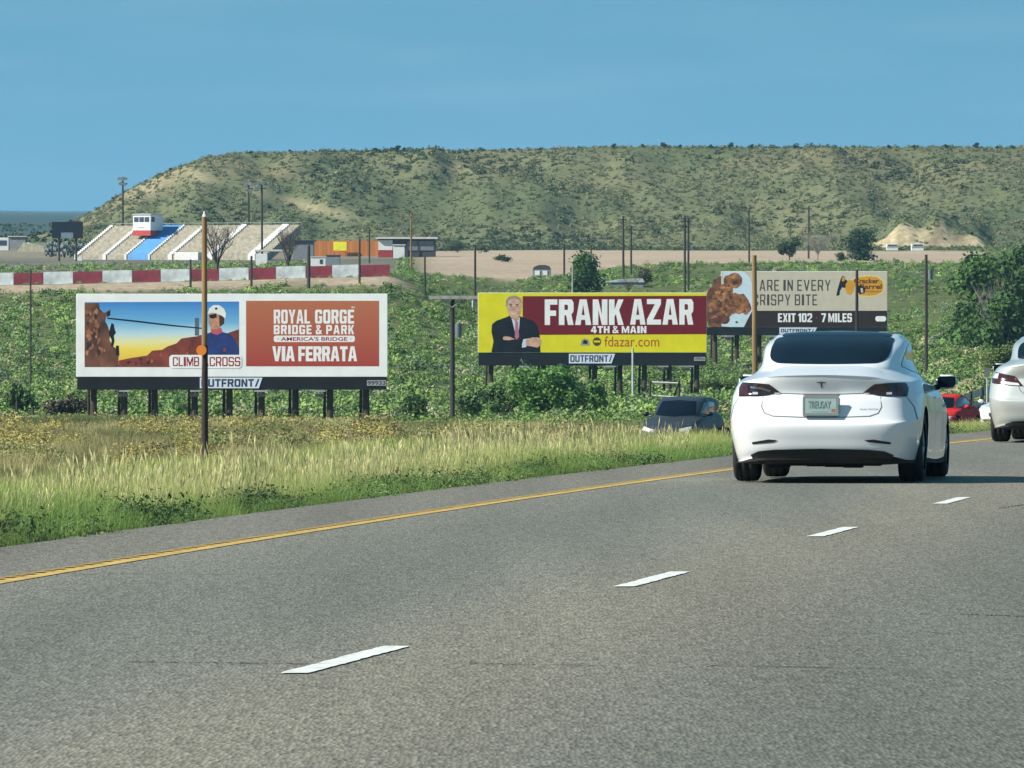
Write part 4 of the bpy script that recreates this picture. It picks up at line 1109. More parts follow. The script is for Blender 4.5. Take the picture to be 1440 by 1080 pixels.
art([(1189, 396), (1194, 393.8), (1200, 395), (1202, 403), (1200, 411), (1195, 415), (1190, 412), (1188, 404)], gold, pn, 'logo_barrel_shape', cv, -.06)
art([(1184, 388), (1187, 388), (1188.5, 393), (1192, 395), (1189, 400), (1189, 405), (1184, 404), (1181, 409), (1180.5, 415), (1176, 416), (1178, 406), (1181, 396)], dkm, pn, 'logo_figure_shape', cv, -.07)
art([(1184.5, 389), (1187, 389), (1188, 395), (1184, 396)], gold, pn, 'logo_figure_shape', cv, -.085)
art([(1206, 402), (1211, 401), (1217, 406), (1216, 412), (1209, 414), (1206, 409)], dkm, pn, 'logo_figure_shape', cv, -.07)
art([(1210, 405), (1213, 405), (1214, 411), (1211, 412)], bei, pn, 'logo_figure_shape', cv, -.085)
# ------------------------------------------------------------------ cars
RINGS = [
 # underbody centre
 [(0, 2.3, .165)] * 12,
 [(0, .36, .17), (.4, .36, .17), (.62, .40, .17), (.74, .55, .18), (.80, 1.0, .18), (.84, 1.6, .17), (.85, 2.3, .16), (.85, 3.0, .16), (.80, 3.8, .18), (.70, 4.35, .2), (.4, 4.5, .2), (0, 4.55, .2)],
 [(0, .10, .27), (.4, .11, .27), (.64, .17, .255), (.80, .40, .215), (.875, .9, .22), (.90, 1.6, .22), (.90, 2.3, .2), (.90, 3.0, .2), (.89, 3.8, .22), (.77, 4.4, .24), (.42, 4.62, .24), (0, 4.66, .24)],
 [(0, .025, .42), (.45, .045, .42), (.74, .14, .42), (.88, .42, .43), (.92, 1.0, .48), (.912, 1.6, .48), (.912, 2.3, .47), (.912, 3.0, .47), (.92, 3.8, .5), (.81, 4.38, .5), (.45, 4.66, .48), (0, 4.70, .48)],
 [(0, 0, .545), (.46, .02, .545), (.77, .12, .555), (.895, .42, .58), (.925, 1.0, .63), (.92, 1.6, .63), (.92, 2.3, .62), (.92, 3.0, .62), (.918, 3.8, .63), (.81, 4.35, .62), (.45, 4.63, .6), (0, 4.67, .6)],
 [(0, .045, .60), (.46, .06, .60), (.77, .145, .61), (.895, .43, .63), (.925, 1.0, .68), (.918, 1.6, .68), (.918, 2.3, .67), (.917, 3.0, .67), (.91, 3.8, .67), (.80, 4.33, .65), (.45, 4.6, .64), (0, 4.64, .64)],
 [(0, .10, .80), (.42, .115, .80), (.73, .20, .80), (.872, .44, .80), (.908, 1.0, .83), (.90, 1.6, .80), (.90, 2.3, .79), (.90, 3.0, .78), (.885, 3.75, .74), (.75, 4.25, .70), (.42, 4.55, .68), (0, 4.6, .68)],
 [(0, .145, .845), (.42, .16, .845), (.73, .225, .84), (.862, .46, .84), (.90, 1.0, .86), (.893, 1.6, .83), (.893, 2.3, .82), (.892, 3.0, .81), (.875, 3.74, .77), (.74, 4.22, .72), (.41, 4.52, .70), (0, 4.57, .70)],
 [(0, .075, 1.005), (.40, .105, .995), (.66, .215, .965), (.81, .48, .945), (.865, 1.0, .95), (.868, 1.6, .93), (.868, 2.3, .91), (.862, 3.0, .89), (.83, 3.7, .84), (.66, 4.15, .76), (.38, 4.42, .73), (0, 4.48, .73)],
 [(0, .11, 1.025), (.39, .14, 1.015), (.62, .26, .99), (.765, .55, .975), (.825, 1.02, .985), (.835, 1.6, .96), (.838, 2.3, .935), (.83, 3.0, .91), (.77, 3.6, .875), (.61, 3.95, .82), (.36, 4.2, .795), (0, 4.25, .79)],
 [(0, .50, 1.10), (.36, .52, 1.095), (.55, .60, 1.06), (.67, .80, 1.04), (.74, 1.15, 1.03), (.765, 1.65, 1.01), (.77, 2.3, .985), (.75, 2.92, .96), (.66, 3.3, .93), (.53, 3.5, .90), (.32, 3.62, .885), (0, 3.67, .88)],
 [(0, .60, 1.13), (.35, .62, 1.125), (.52, .69, 1.115), (.615, .87, 1.115), (.675, 1.2, 1.12), (.70, 1.7, 1.11), (.705, 2.3, 1.10), (.67, 2.82, 1.08), (.59, 3.1, 1.05), (.48, 3.25, 1.03), (.29, 3.35, 1.02), (0, 3.4, 1.02)],
 [(0, 1.15, 1.305), (.39, 1.165, 1.30), (.55, 1.21, 1.29), (.63, 1.33, 1.285), (.67, 1.52, 1.285), (.68, 1.8, 1.29), (.68, 2.25, 1.29), (.62, 2.6, 1.275), (.55, 2.8, 1.25), (.45, 2.9, 1.24), (.26, 2.97, 1.23), (0, 3.0, 1.23)],
 [(0, 1.60, 1.395), (.38, 1.62, 1.39), (.53, 1.66, 1.378), (.595, 1.74, 1.37), (.62, 1.86, 1.37), (.625, 2.0, 1.372), (.625, 2.25, 1.372), (.56, 2.45, 1.36), (.49, 2.58, 1.352), (.40, 2.64, 1.348), (.23, 2.68, 1.345), (0, 2.7, 1.345)],
 [(0, 1.85, 1.428), (.32, 1.86, 1.426), (.43, 1.88, 1.42), (.49, 1.92, 1.417), (.515, 1.97, 1.417), (.52, 2.05, 1.417), (.52, 2.2, 1.417), (.46, 2.3, 1.41), (.40, 2.36, 1.405), (.31, 2.40, 1.403), (.18, 2.42, 1.403), (0, 2.43, 1.403)],
 [(0, 2.1, 1.44)] * 12,
]

def cr(P, sub, mirror):
    """Catmull-Rom along axis 0"""
    n = len(P)
    first = P[1].copy() if mirror else 2 * P[0] - P[1]
    last = P[-2].copy() if mirror else 2 * P[-1] - P[-2]
    if mirror:
        first = first * np.array((-1, 1, 1)); last = last * np.array((-1, 1, 1))
    E = np.concatenate([first[None], P, last[None]])
    out = []
    for i in range(n - 1):
        p0, p1, p2, p3 = E[i], E[i + 1], E[i + 2], E[i + 3]
        for k in range(sub):
            t = k / sub
            out.append(.5 * ((2 * p1) + (p2 - p0) * t + (2 * p0 - 5 * p1 + 4 * p2 - p3) * t * t + (3 * p1 - p0 - 3 * p2 + p3) * t ** 3))
    out.append(P[-1])
    return np.array(out)

def body_mesh(mod=None, si=7, sj=6):
    R = np.array(RINGS, float)                     # (ring, i, 3)
    if mod is not None:
        R = mod(R)
    G = np.swapaxes(cr(np.swapaxes(R, 0, 1), si, True), 0, 1)      # along i
    G = cr(G, sj, False)                           # along rings
    nj, ni = G.shape[:2]
    V = np.concatenate([G.reshape(-1, 3), (G * np.array((-1, 1, 1))).reshape(-1, 3)])
    ix = np.arange(nj * ni).reshape(nj, ni)
    q = np.stack([ix[:-1, :-1], ix[:-1, 1:], ix[1:, 1:], ix[1:, :-1]], -1).reshape(-1, 4)
    q2 = q[:, ::-1] + nj * ni
    bm = bmesh.new()
    vs = [bm.verts.new(v) for v in V]
    lower = sj * 1.9
    for f in np.concatenate([q, q2]):
        try:
            fa = bm.faces.new([vs[i] for i in f]); fa.smooth = True
            fa.material_index = 1 if (f[0] % (nj * ni)) // ni < lower else 0
        except ValueError:
            pass
    bmesh.ops.remove_doubles(bm, verts=bm.verts, dist=2e-4)
    bmesh.ops.recalc_face_normals(bm, faces=bm.faces)
    return bm

def densify(out, h):
    pts = []
    for i in range(len(out)):
        a = Vector(out[i]); b = Vector(out[(i + 1) % len(out)])
        n = max(1, int((b - a).length / h))
        for k in range(n): pts.append(a.lerp(b, k / n))
    return pts

def smooth_outline(out, n=5):
    P = np.array(out, float); m = len(P); res = []
    for i in range(m):
        p0, p1, p2, p3 = P[i - 1], P[i], P[(i + 1) % m], P[(i + 2) % m]
        for k in range(n):
            t = k / n
            res.append(tuple(.5 * ((2 * p1) + (p2 - p0) * t + (2 * p0 - 5 * p1 + 4 * p2 - p3) * t * t + (3 * p1 - p0 - 3 * p2 + p3) * t ** 3)))
    return res

def patch(bvh, out, view, off, name, m, parent, h=.04, smooth=False):
    """a panel following the body: 2D outline seen from one side, laid on the surface and set off from it"""
    if smooth: out = smooth_outline(out)
    pts = densify(out, h); nb = len(pts)
    xs = [p.x for p in pts]; ys = [p.y for p in pts]
    grid = []
    for a in np.arange(min(xs) + h * .5, max(xs), h):
        for b in np.arange(min(ys) + h * .5, max(ys), h):
            if min((Vector((a, b)) - p).length for p in pts) > h * .45:
                grid.append(Vector((a, b)))
    vv, ee, ff, *_ = delaunay_2d_cdt([Vector((p.x, p.y)) for p in pts] + grid, [(i, (i + 1) % nb) for i in range(nb)], [], 1, 1e-6)
    D = {'rear': ((0, 1, 0), lambda a, b: (a, -9, b)), 'front': ((0, -1, 0), lambda a, b: (a, 12, b)),
         'right': ((-1, 0, 0), lambda a, b: (5, a, b)), 'left': ((1, 0, 0), lambda a, b: (-5, a, b)), 'top': ((0, 0, -1), lambda a, b: (a, b, 6))}[view]
    d = Vector(D[0]); V = []; okv = []
    for p in vv:
        hit, nrm, _, _ = bvh.ray_cast(Vector(D[1](p.x, p.y)), d)
        if hit is None: V.append((0, 0, 0)); okv.append(False); continue
        if nrm.dot(d) > 0: nrm = -nrm
        V.append(tuple(hit + nrm * off)); okv.append(True)
    F_ = [f for f in ff if all(okv[i] for i in f)]
    mb = MB(); mb.v = V; mb.f = [tuple(f) for f in F_]; mb.m = [0] * len(F_)
    me = bpy.data.meshes.new(name); me.from_pydata(V, [], mb.f); me.materials.append(m)
    me.polygons.foreach_set('use_smooth', [True] * len(mb.f))
    bm = bmesh.new(); bm.from_mesh(me)
    bmesh.ops.delete(bm, geom=[v for v in bm.verts if not v.link_faces], context='VERTS')
    for f in bm.faces:
        f.normal_update()
        if f.normal.dot(d) > 0: f.normal_flip()
    bm.to_mesh(me); bm.free(); me.update()
    o = bpy.data.objects.new(name, me); COL.objects.link(o); o.parent = parent
    return o

def seam(bvh, line, w, view, off, name, m, parent):
    n = len(line); L = []; R = []
    for i in range(n):
        a = Vector(line[max(0, i - 1)]); b = Vector(line[min(n - 1, i + 1)]); d = (b - a).normalized(); nn = Vector((-d.y, d.x)) * w
        p = Vector(line[i]); L.append(tuple(p + nn)); R.append(tuple(p - nn))
    return patch(bvh, L + R[::-1], view, off, name, m, parent, h=.05)

TYRE = mat('tyre_rubber', (.018, .018, .019), rough=.85, var=.2, scale=9, bump=.2)
RIM = mat('rim_alloy', (.32, .33, .34), rough=.35, metal=.7, var=.1)
BLK = mat('black_trim', (.012, .012, .013), rough=.5, var=.15)
UND = mat('underbody', (.01, .01, .01), rough=.9)
GLS = mat('tinted_glass', (.004, .009, .016), rough=.05, var=.2, spec=.12)
GLS.node_tree.nodes['Principled BSDF'].inputs['IOR'].default_value = 1.22
SIDEG = mat('side_glass', (.02, .03, .04), rough=.05, var=.2, spec=.8, coat=.8)
LENS = mat('clear_lens', (.55, .55, .55), rough=.12, var=.15, coat=1)
REDL = mat('red_lens', (.045, .009, .012), rough=.18, var=.2, coat=1)
SMOKE = mat('smoked_lens', (.018, .012, .015), rough=.15, var=.3, coat=1)
SEAM = mat('panel_gap', (.12, .125, .13), rough=.8)
CHR = mat('chrome', (.6, .6, .6), rough=.15, metal=1, var=.05)
DRK = mat('emblem_grey', (.16, .17, .18), rough=.3, metal=.6)

def wheel(parent, x, y, r=.335, wd=.118):
    s = 1 if x > 0 else -1
    t = MB(); t.lathe_x([(-wd, r * .66), (-wd, r * .9), (-wd * .8, r * .985), (-wd * .35, r), (-wd * .33, r - .007), (-wd * .27, r - .007), (-wd * .25, r), (wd * .25, r), (wd * .27, r - .007), (wd * .33, r - .007), (wd * .35, r), (wd * .8, r * .985), (wd, r * .9), (wd, r * .66)], (x, y, r), 36)
    wh = t.build('wheel', TYRE, parent, smooth=True)
    m = MB(); m.lathe_x([(wd * .85 * s, r * .68), (wd * .8 * s, r * .62), (wd * .45 * s, r * .60), (wd * .4 * s, .0)], (x, y, r), 30)
    for k in range(5):
        a = 2 * math.pi * k / 5
        m.tube((x + wd * .75 * s, y, r), (x + wd * .6 * s, y + r * .63 * math.cos(a), r + r * .63 * math.sin(a)), .035, .03, 6)
    m.build('rim', RIM, wh)
    return wh

def car(name, label, loc, rz, paint, mod=None, axles=(1.0, 3.875), feats=None, wr=.335, track=.79, axle0=1.0, group=None, dome=None):
    t = thing(name, label, 'car', loc, rz, group)
    bm = body_mesh(mod)
    bmesh.ops.translate(bm, verts=bm.verts, vec=(0, -axle0, 0))
    bvh = BVHTree.FromBMesh(bm)
    me = bpy.data.meshes.new('body'); bm.to_mesh(me); bm.free()
    me.materials.append(paint); me.materials.append(UND)
    body = bpy.data.objects.new('body', me); COL.objects.link(body)
    for ay in axles:
        for s in (-1, 1):
            c = MB(); c.tube((s * .58, ay - axle0, wr + .01), (s * 1.3, ay - axle0, wr + .01), wr * 1.13, wr * 1.13, 40)
            co = c.build('cutter', UND)
            md = body.modifiers.new('b', 'BOOLEAN'); md.operation = 'DIFFERENCE'; md.solver = 'EXACT'; md.object = co
            try: md.material_mode = 'TRANSFER'
            except Exception: pass
    dg = bpy.context.evaluated_depsgraph_get()
    me2 = bpy.data.meshes.new_from_object(body.evaluated_get(dg))
    body.modifiers.clear(); body.data = me2; me2.name = 'body'
    for o in [o for o in COL.objects if o.name.startswith('cutter')]: bpy.data.objects.remove(o)
    body.parent = t
    for ay in axles:
        for s in (-1, 1): wheel(t, s * track, ay - axle0, wr)
    if feats: feats(t, bvh, body)
    return t

def mirror_part(t, s, y, z, paint, x=.985):
    mb = MB(); mb.box(s * x - .105, s * x + .105, y - .06, y + .08, z - .07, z + .065)
    o = mb.build('mirror', paint, t, bevel=.04, smooth=True)
    g = MB(); g.prism([(s * x + a * .09, z - .003 + b * .055) for a, b in ((-1, -.6), (-.7, -1), (.7, -1), (1, -.5), (1, .6), (.7, 1), (-.7, 1), (-1, .6))], y - .066, y - .061)
    g.build('mirror_glass', GLS, o)
    a = MB(); a.tube((s * (x - .08), y + .02, z - .05), (s * .82, y + .06, z - .07), .03, .03, 8)
    a.build('mirror_arm', BLK, o)
    return o

def side_windows(t, bvh, y0=0.0, m=SIDEG):
    for v in ('right', 'left'):
        patch(bvh, [(y0 + .12, 1.10), (y0 + .40, 1.20), (y0 + .75, 1.29), (y0 + 1.22, 1.335), (y0 + 1.22, 1.04), (y0 + .6, 1.06)], v, .004, 'side_window', m, t, h=.05)
        patch(bvh, [(y0 + 1.26, 1.325), (y0 + 1.5, 1.31), (y0 + 1.75, 1.24), (y0 + 2.08, 1.06), (y0 + 2.12, .99), (y0 + 1.26, 1.04)], v, .004, 'side_window', m, t, h=.05)

# ---- the white sedan ahead ---------------------------------------------------
WHT = mat('white_paint', (.70, .715, .73), rough=.28, var=.015, scale=1, coat=.9, spec=.5)
WHT2 = mat('white_painted_rim', (.70, .71, .72), rough=.35)
def white_feats(t, bvh, body):
    P = lambda *a, **k: patch(bvh, *a, **k)
    A = -1.0
    # glazing
    rg = smooth_outline([(-.545, 1.375), (-.3, 1.392), (0, 1.398), (.3, 1.392), (.545, 1.375), (.575, 1.31), (.575, 1.23), (.555, 1.175), (.50, 1.14), (.40, 1.128), (0, 1.122), (-.40, 1.128), (-.50, 1.14), (-.555, 1.175), (-.575, 1.23), (-.575, 1.31)], 4)
    P(rg, 'rear', .005, 'rear_window', GLS, t, h=.05)
    P([(-.48, .64), (0, .60), (.48, .64), (.52, .95), (.52, 1.3), (.45, 1.52), (0, 1.62), (-.45, 1.52), (-.52, 1.3), (-.52, .95)], 'top', .006, 'roof_glass', GLS, t, h=.06, smooth=True)
    side_windows(t, bvh, A + 1.0)
    # lamps
    for s in (-1, 1):
        lo = [(s * .385, .848), (s * .45, .900), (s * .50, .935), (s * .62, .945), (s * .775, .948), (s * .805, .90), (s * .80, .815), (s * .62, .815), (s * .53, .822), (s * .45, .842)]
        tl = P(lo, 'rear', .006, 'taillight', SMOKE, t, h=.03)
        P([(s * .70, .93), (s * .785, .93), (s * .79, .825), (s * .70, .825)], 'rear', .010, 'taillight_red_lens', REDL, tl, h=.03)
        P([(s * .48, .875), (s * .56, .905), (s * .68, .912), (s * .68, .895), (s * .57, .885), (s * .50, .86)], 'rear', .010, 'taillight_bar', DRK if s < 0 else REDL, tl, h=.02)  # left bar grey: silvery reflection put into its colour, right bar stays red
        P([(s * .61, .86), (s * .66, .86), (s * .66, .835), (s * .61, .835)], 'rear', .010, 'reverse_lamp', LENS, tl, h=.02)
        P([(s * .40, .855), (s * .45, .855), (s * .45, .843), (s * .40, .843)], 'rear', .010, 'reverse_lamp', LENS, tl, h=.02)
        P([(s * .41, .405), (s * .50, .412), (s * .66, .385), (s * .655, .365), (s * .55, .375), (s * .45, .385)], 'rear', .005, 'bumper_reflector', BLK, t, h=.03)
    # shade of the plate recess painted as a grey patch, plate, emblem, badge
    P([(-.175, .835), (.175, .835), (.168, .63), (-.168, .63)], 'rear', .004, 'plate_recess_shade', mat('recess_shade', (.10, .105, .11), rough=.6), t, h=.04)
    pl = MB(); pl.box(-.152, .152, -1.0 + .018, -1.0 + .030, .655, .805)
    plo = pl.build('licence_plate', mat('plate_white', (.27, .36, .34), rough=.45, var=.1, scale=12), t, bevel=.003)
    fr = MB()
    for b in ((-.17, .17, .637, .655), (-.17, .17, .805, .82), (-.17, -.152, .655, .805), (.152, .17, .655, .805)): fr.box(b[0], b[1], -.984, -.968, b[2], b[3])
    fr.build('plate_frame', mat('plate_frame_grey', (.25, .28, .29), rough=.4, metal=.3), plo)
    conv = lambda a, b: (a, b)
    flat_text('TREUSAY', (-.118, .775, .098, .705), mat('plate_green', (.14, .20, .19), rough=.5), plo, 'plate_lettering', conv, -.9845, offset=.015)
    st = MB(); st.box(.103, .138, -.9835, -.982, .672, .70); st.build('plate_sticker', mat('sticker_orange', (.35, .12, .05)), plo)
    st = MB(); st.box(-.09, .07, -.9835, -.982, .672, .684); st.build('plate_band', mat('plate_teal', (.22, .34, .33)), plo)
    P([(-.045, .952), (0, .960), (.045, .952), (.044, .944), (.012, .944), (.004, .895), (-.004, .895), (-.012, .944), (-.044, .944)], 'rear', .0015, 'emblem', DRK, t, h=.02)
    bx = flat_text('DUAL MOTOR', (.37, .705, .54, .692), DRK, t, 'badge', conv, 0, offset=.0)
    for v in bx.data.vertices:
        hit, nrm, _, _ = bvh.ray_cast(Vector((v.co.x, -9, v.co.z)), Vector((0, 1, 0)))
        if hit: v.co.y = hit.y - .004
    # panel gaps
    seam(bvh, [(-.56, .815), (-.57, .72), (-.54, .66), (-.46, .632), (-.2, .622), (0, .62), (.2, .622), (.46, .632), (.54, .66), (.57, .72), (.56, .815)], .004, 'rear', .003, 'boot_gap', SEAM, t)
    seam(bvh, [(-.40, .848), (-.2, .842), (0, .84), (.2, .842), (.40, .848)], .004, 'rear', .003, 'boot_gap', SEAM, t)
    for s in (-1, 1):
        seam(bvh, [(s * .80, .81), (s * .86, .72), (s * .89, .60)], .003, 'rear', .003, 'bumper_gap', SEAM, t)
    for v in ('right', 'left'):
        for ln in ([(.28, .98), (.35, .75), (.62, .55), (.75, .30)], [(1.24, 1.0), (1.24, .6), (1.22, .26)], [(2.12, .92), (2.2, .6), (2.15, .26)]):
            seam(bvh, ln, .004, v, .003, 'door_gap', SEAM, t)
        P([(.42, .82), (.66, .82), (.66, .795), (.42, .795)], v, .012, 'door_handle', CHR, t, h=.03)
        P([(1.42, .81), (1.66, .81), (1.66, .785), (1.42, .785)], v, .012, 'door_handle', CHR, t, h=.03)
        P([(2.30, .72), (2.42, .73), (2.42, .70), (2.30, .695)], v, .008, 'side_repeater', BLK, t, h=.03)
    # diffuser
    P([(-.68, .265), (-.60, .30), (-.45, .315), (0, .325), (.45, .315), (.60, .30), (.68, .265), (.64, .20), (.5, .175), (-.5, .175), (-.64, .20)], 'rear', .006, 'rear_diffuser', BLK, t, h=.04)
    mb = MB()
    for k in range(6): mb.box(-.52 + k * .175, -.52 + k * .175 + .17, -.58, -.3, .138 + .006 * (k * 7 % 4), .2)
    mb.build('undertray', UND, t)
    for s in (-1, 1): mirror_part(t, s, 2.02, .95, WHT, .97)
    # front
    for s in (-1, 1):
        P([(s * .42, .64), (s * .7, .70), (s * .74, .64), (s * .5, .58)], 'front', .006, 'headlight', LENS, t, h=.04)

th = math.atan(.0658 + .00076 * 81)
sx = (1167 - 720) / F * 81.75
white = car('white_sedan', 'glossy white sedan with smoked rear glass driving ahead in the left lane', (sx, 81.75, .007), -th, WHT, feats=white_feats)

# ---- silver sedan cut by the frame -------------------------------------------
SIL = mat('silver_paint', (.50, .52, .50), rough=.3, metal=.35, var=.02, coat=.8)
def silver_feats(t, bvh, body):
    P = lambda *a, **k: patch(bvh, *a, **k)
    P([(-.54, 1.17), (-.50, 1.36), (0, 1.39), (.50, 1.36), (.54, 1.17), (.45, 1.13), (0, 1.12), (-.45, 1.13)], 'rear', .006, 'rear_window', GLS, t, h=.05, smooth=True)
    side_windows(t, bvh, 0.0)
    for s in (-1, 1):
        tl = P([(s * .86, .86), (s * .80, .95), (s * .52, .90), (s * .40, .76), (s * .60, .77), (s * .84, .80)], 'rear', .007, 'taillight', REDL, t, h=.03)
        P([(s * .74, .93), (s * .80, .93), (s * .84, .87), (s * .76, .86)], 'rear', .011, 'reverse_lamp', LENS, tl, h=.03)
        P([(s * .47, .80), (s * .70, .83), (s * .72, .80), (s * .60, .775), (s * .45, .77)], 'rear', .011, 'reverse_lamp', LENS, tl, h=.03)
        mirror_part(t, s, 1.95, 1.0, SIL)
    P([(-.16, .82), (.16, .82), (.16, .68), (-.16, .68)], 'rear', .01, 'licence_plate', WHT2, t, h=.05)
    seam(bvh, [(-.52, .88), (-.44, .70), (-.36, .64), (0, .63), (.36, .64), (.44, .70), (.52, .88)], .005, 'rear', .003, 'boot_gap', SEAM, t)
    P([(-.66, .25), (-.55, .285), (0, .30), (.55, .285), (.66, .25), (.6, .19), (-.6, .19)], 'rear', .006, 'rear_diffuser', BLK, t, h=.05)
def camry(R):
    R = R.copy()
    R[..., 2] *= 1.02
    R[9:11, 0:4, 2] += .035
    return R
th2 = math.atan(.0658 + .00076 * 116)
car('silver_sedan', 'silver sedan in the right lane, cut off by the right edge of the photo', ((1489 - 720) / F * 116.4, 116.4, .007), -th2, SIL, mod=camry, feats=silver_feats)

# ---- oncoming traffic on the opposite road -----------------------------------
def front_feats(paint, big=False):
    def f(t, bvh, body):
        P = lambda *a, **k: patch(bvh, *a, **k)
        k = 1.24 if big else 1.0
        ws = [(-.58, .97), (-.50, 1.31), (0, 1.338), (.50, 1.31), (.58, .97), (0, .93)]
        P([(a * (1.1 if big else 1), b * k) for a, b in ws], 'front', .008, 'windscreen', GLS, t, h=.07)
        if big:
            for v in ('right', 'left'):
                P([(.2, 1.28), (.3, 1.58), (1.2, 1.62), (1.2, 1.27)], v, .006, 'side_window', SIDEG, t, h=.08)
                P([(1.27, 1.62), (1.55, 1.58), (2.05, 1.26), (1.27, 1.27)], v, .006, 'side_window', SIDEG, t, h=.08)
        else:
            side_windows(t, bvh, 0.0)
        for s in (-1, 1):
            P([(s * .42, .62 * k), (s * .76, .69 * k), (s * .78, .60 * k), (s * .48, .55 * k)], 'front', .01, 'headlight', LENS, t, h=.05)
            mirror_part(t, s, 1.98, 1.0 * k, BLK if big else paint, 1.02)
        P([(-.36, .60 * k), (.36, .60 * k), (.30, .46 * k), (-.30, .46 * k)], 'front', .008, 'grille', BLK, t, h=.06)
        P([(-.6, .36 * k), (.6, .36 * k), (.5, .27 * k), (-.5, .27 * k)], 'front', .008, 'air_intake', BLK, t, h=.06)
    return f
def on_opp(px, Y):
    X = (px - 720) / F * Y
    return (X, Y, float(zopp(Y)) + .06)
def head(Y): return math.pi - math.atan(.0658 + .00076 * Y)
def suv(R):
    R = R.copy(); R[..., 2] = np.where(R[..., 2] > .3, R[..., 2] * 1.24, R[..., 2] * 1.1)
    R[11:, :, 0] *= 1.13
    R[10:, 0:4, 1] -= np.array([.25, .45, .8, .8, .6, 0])[:, None]
    return R
NAVYP = mat('dark_blue_paint', (.022, .027, .033), rough=.45, coat=.1, var=.05)
REDP = mat('red_paint', (.44, .018, .018), rough=.6, spec=.15, var=.05)
car('oncoming_suv', 'dark blue oncoming sport utility vehicle half hidden behind the roadside grass', on_opp(974, 268), head(262), NAVYP, mod=suv, feats=front_feats(NAVYP, True), wr=.37)
car('red_car', 'red oncoming car with its headlight on, partly behind the white sedan', on_opp(1338, 293), head(293), REDP, feats=front_feats(REDP))
car('oncoming_white_car', 'white oncoming car almost hidden behind the silver sedan', on_opp(1436, 312), head(312), WHT, feats=front_feats(WHT))
# ------------------------------------------------------------------ poles
DARKW = mat('dark_pole_wood', (.045, .04, .036), rough=.95, var=.3, scale=3, streak=True)
OCHRE = mat('ochre_pole_wood', (.22, .135, .055), rough=.9, var=.3, scale=5, streak=True)
BROWNW = mat('brown_pole_wood', (.034, .025, .02), rough=.95, var=.3, scale=3, streak=True)
GREYW = mat('grey_timber', (.30, .29, .26), rough=.9, var=.25, scale=4)
GALV = mat('galvanised_steel', (.40, .42, .42), rough=.6, var=.15)
AMBER = mat('amber_reflector', (.75, .23, .02), rough=.35, var=.08)

def pole(px, ytop, Y, wpx, m, label, name='utility_pole', top=True, group=None, ybase=None):
    g = ground(px, Y)
    if ybase is not None: g.z = min(g.z, at(px, ybase, Y).z)
    zt = at(px, ytop, Y).z - g.z; r = wpx * Y / F / 2
    t = thing(name, label, 'pole', g, 0, group)
    mb = MB(); lean = rnd.uniform(-.006, .006) * zt
    mb.tube((0, 0, -.5), (lean, 0, zt), r * 1.12, r * .88, 12)
    mb.build('shaft', m, t)
    return t, zt, r

# the tall two tone pole
t, zt, r = pole(288, 304, 240, 8.4, OCHRE, 'tall pole with ochre upper half, dark lower half and a round amber reflector', ybase=655)
zs = at(0, 486, 240).z - t.location.z
mb = MB(); mb.tube((0, 0, -.4), (0, 0, zs), r * 1.22, r * 1.03, 14)
mb.build('treated_base', BROWNW, t)
mb = MB(); mb.tube((-.09, -.14, zs - .13), (-.09, -.18, zs - .13), .145, .145, 20)
mb.build('reflector', AMBER, t)
mb = MB(); mb.tube((0, 0, zt - .02), (0, 0, zt + .05), r * 1.02, r * .7, 12).tube((0, 0, zt + .05), (0, 0, zt + .14), .05, .045, 8)
mb.build('cap', GALV, t)
# crossarm pole
t, zt, r = pole(636, 417, 425, 7, DARKW, 'dark pole with a wide bleached crossarm and a transformer can, left of the yellow billboard')
k = 425 / F
mb = MB(); mb.box(-33 * k, 36 * k, -.32, -.20, zt - .13, zt + .04)
mb.build('crossarm', GREYW, t)
mb = MB(); mb.tube((-16 * k, -.24, zt - .12), (0, -.16, zt - .55), .03, .03, 6).tube((16 * k, -.24, zt - .12), (0, -.16, zt - .55), .03, .03, 6)
mb.build('arm_brace', GREYW, t)
mb = MB(); mb.tube((29 * k, -.26, zt - .55), (29 * k, -.26, zt - .1), .05, .05, 8)
mb.build('fuse_cutout', GALV, t)
mb = MB(); mb.tube((.30, -.05, zt - 2.05), (.30, -.05, zt - 1.35), .17, .17, 16).tube((.30, -.05, zt - 1.35), (.30, -.05, zt - 1.25), .13, .05, 12).tube((.1, 0, zt - 1.7), (.3, 0, zt - 1.7), .04, .04, 6)
mb.build('transformer', mat('transformer_grey', (.12, .14, .15), rough=.5), t)
# ochre pole behind the white car
pole(1062, 359, 420, 7.5, OCHRE, 'bright ochre pole crossing the beige billboard, behind the white sedan')
pole(1205, 379, 610, 4.6, BROWNW, 'slim brown pole in front of the gold logo of the beige billboard')
t, zt, r = pole(1302.5, 358, 560, 4.6, DARKW, 'dark pole with a small can, alone on the green slope right of the beige billboard')
mb = MB(); mb.tube((.26, 0, zt - 1.65), (.26, 0, zt - 1.0), .16, .16, 14).tube((.06, 0, zt - 1.3), (.2, 0, zt - 1.3), .04, .04, 6)
mb.build('transformer', MATS['transformer_grey'], t)
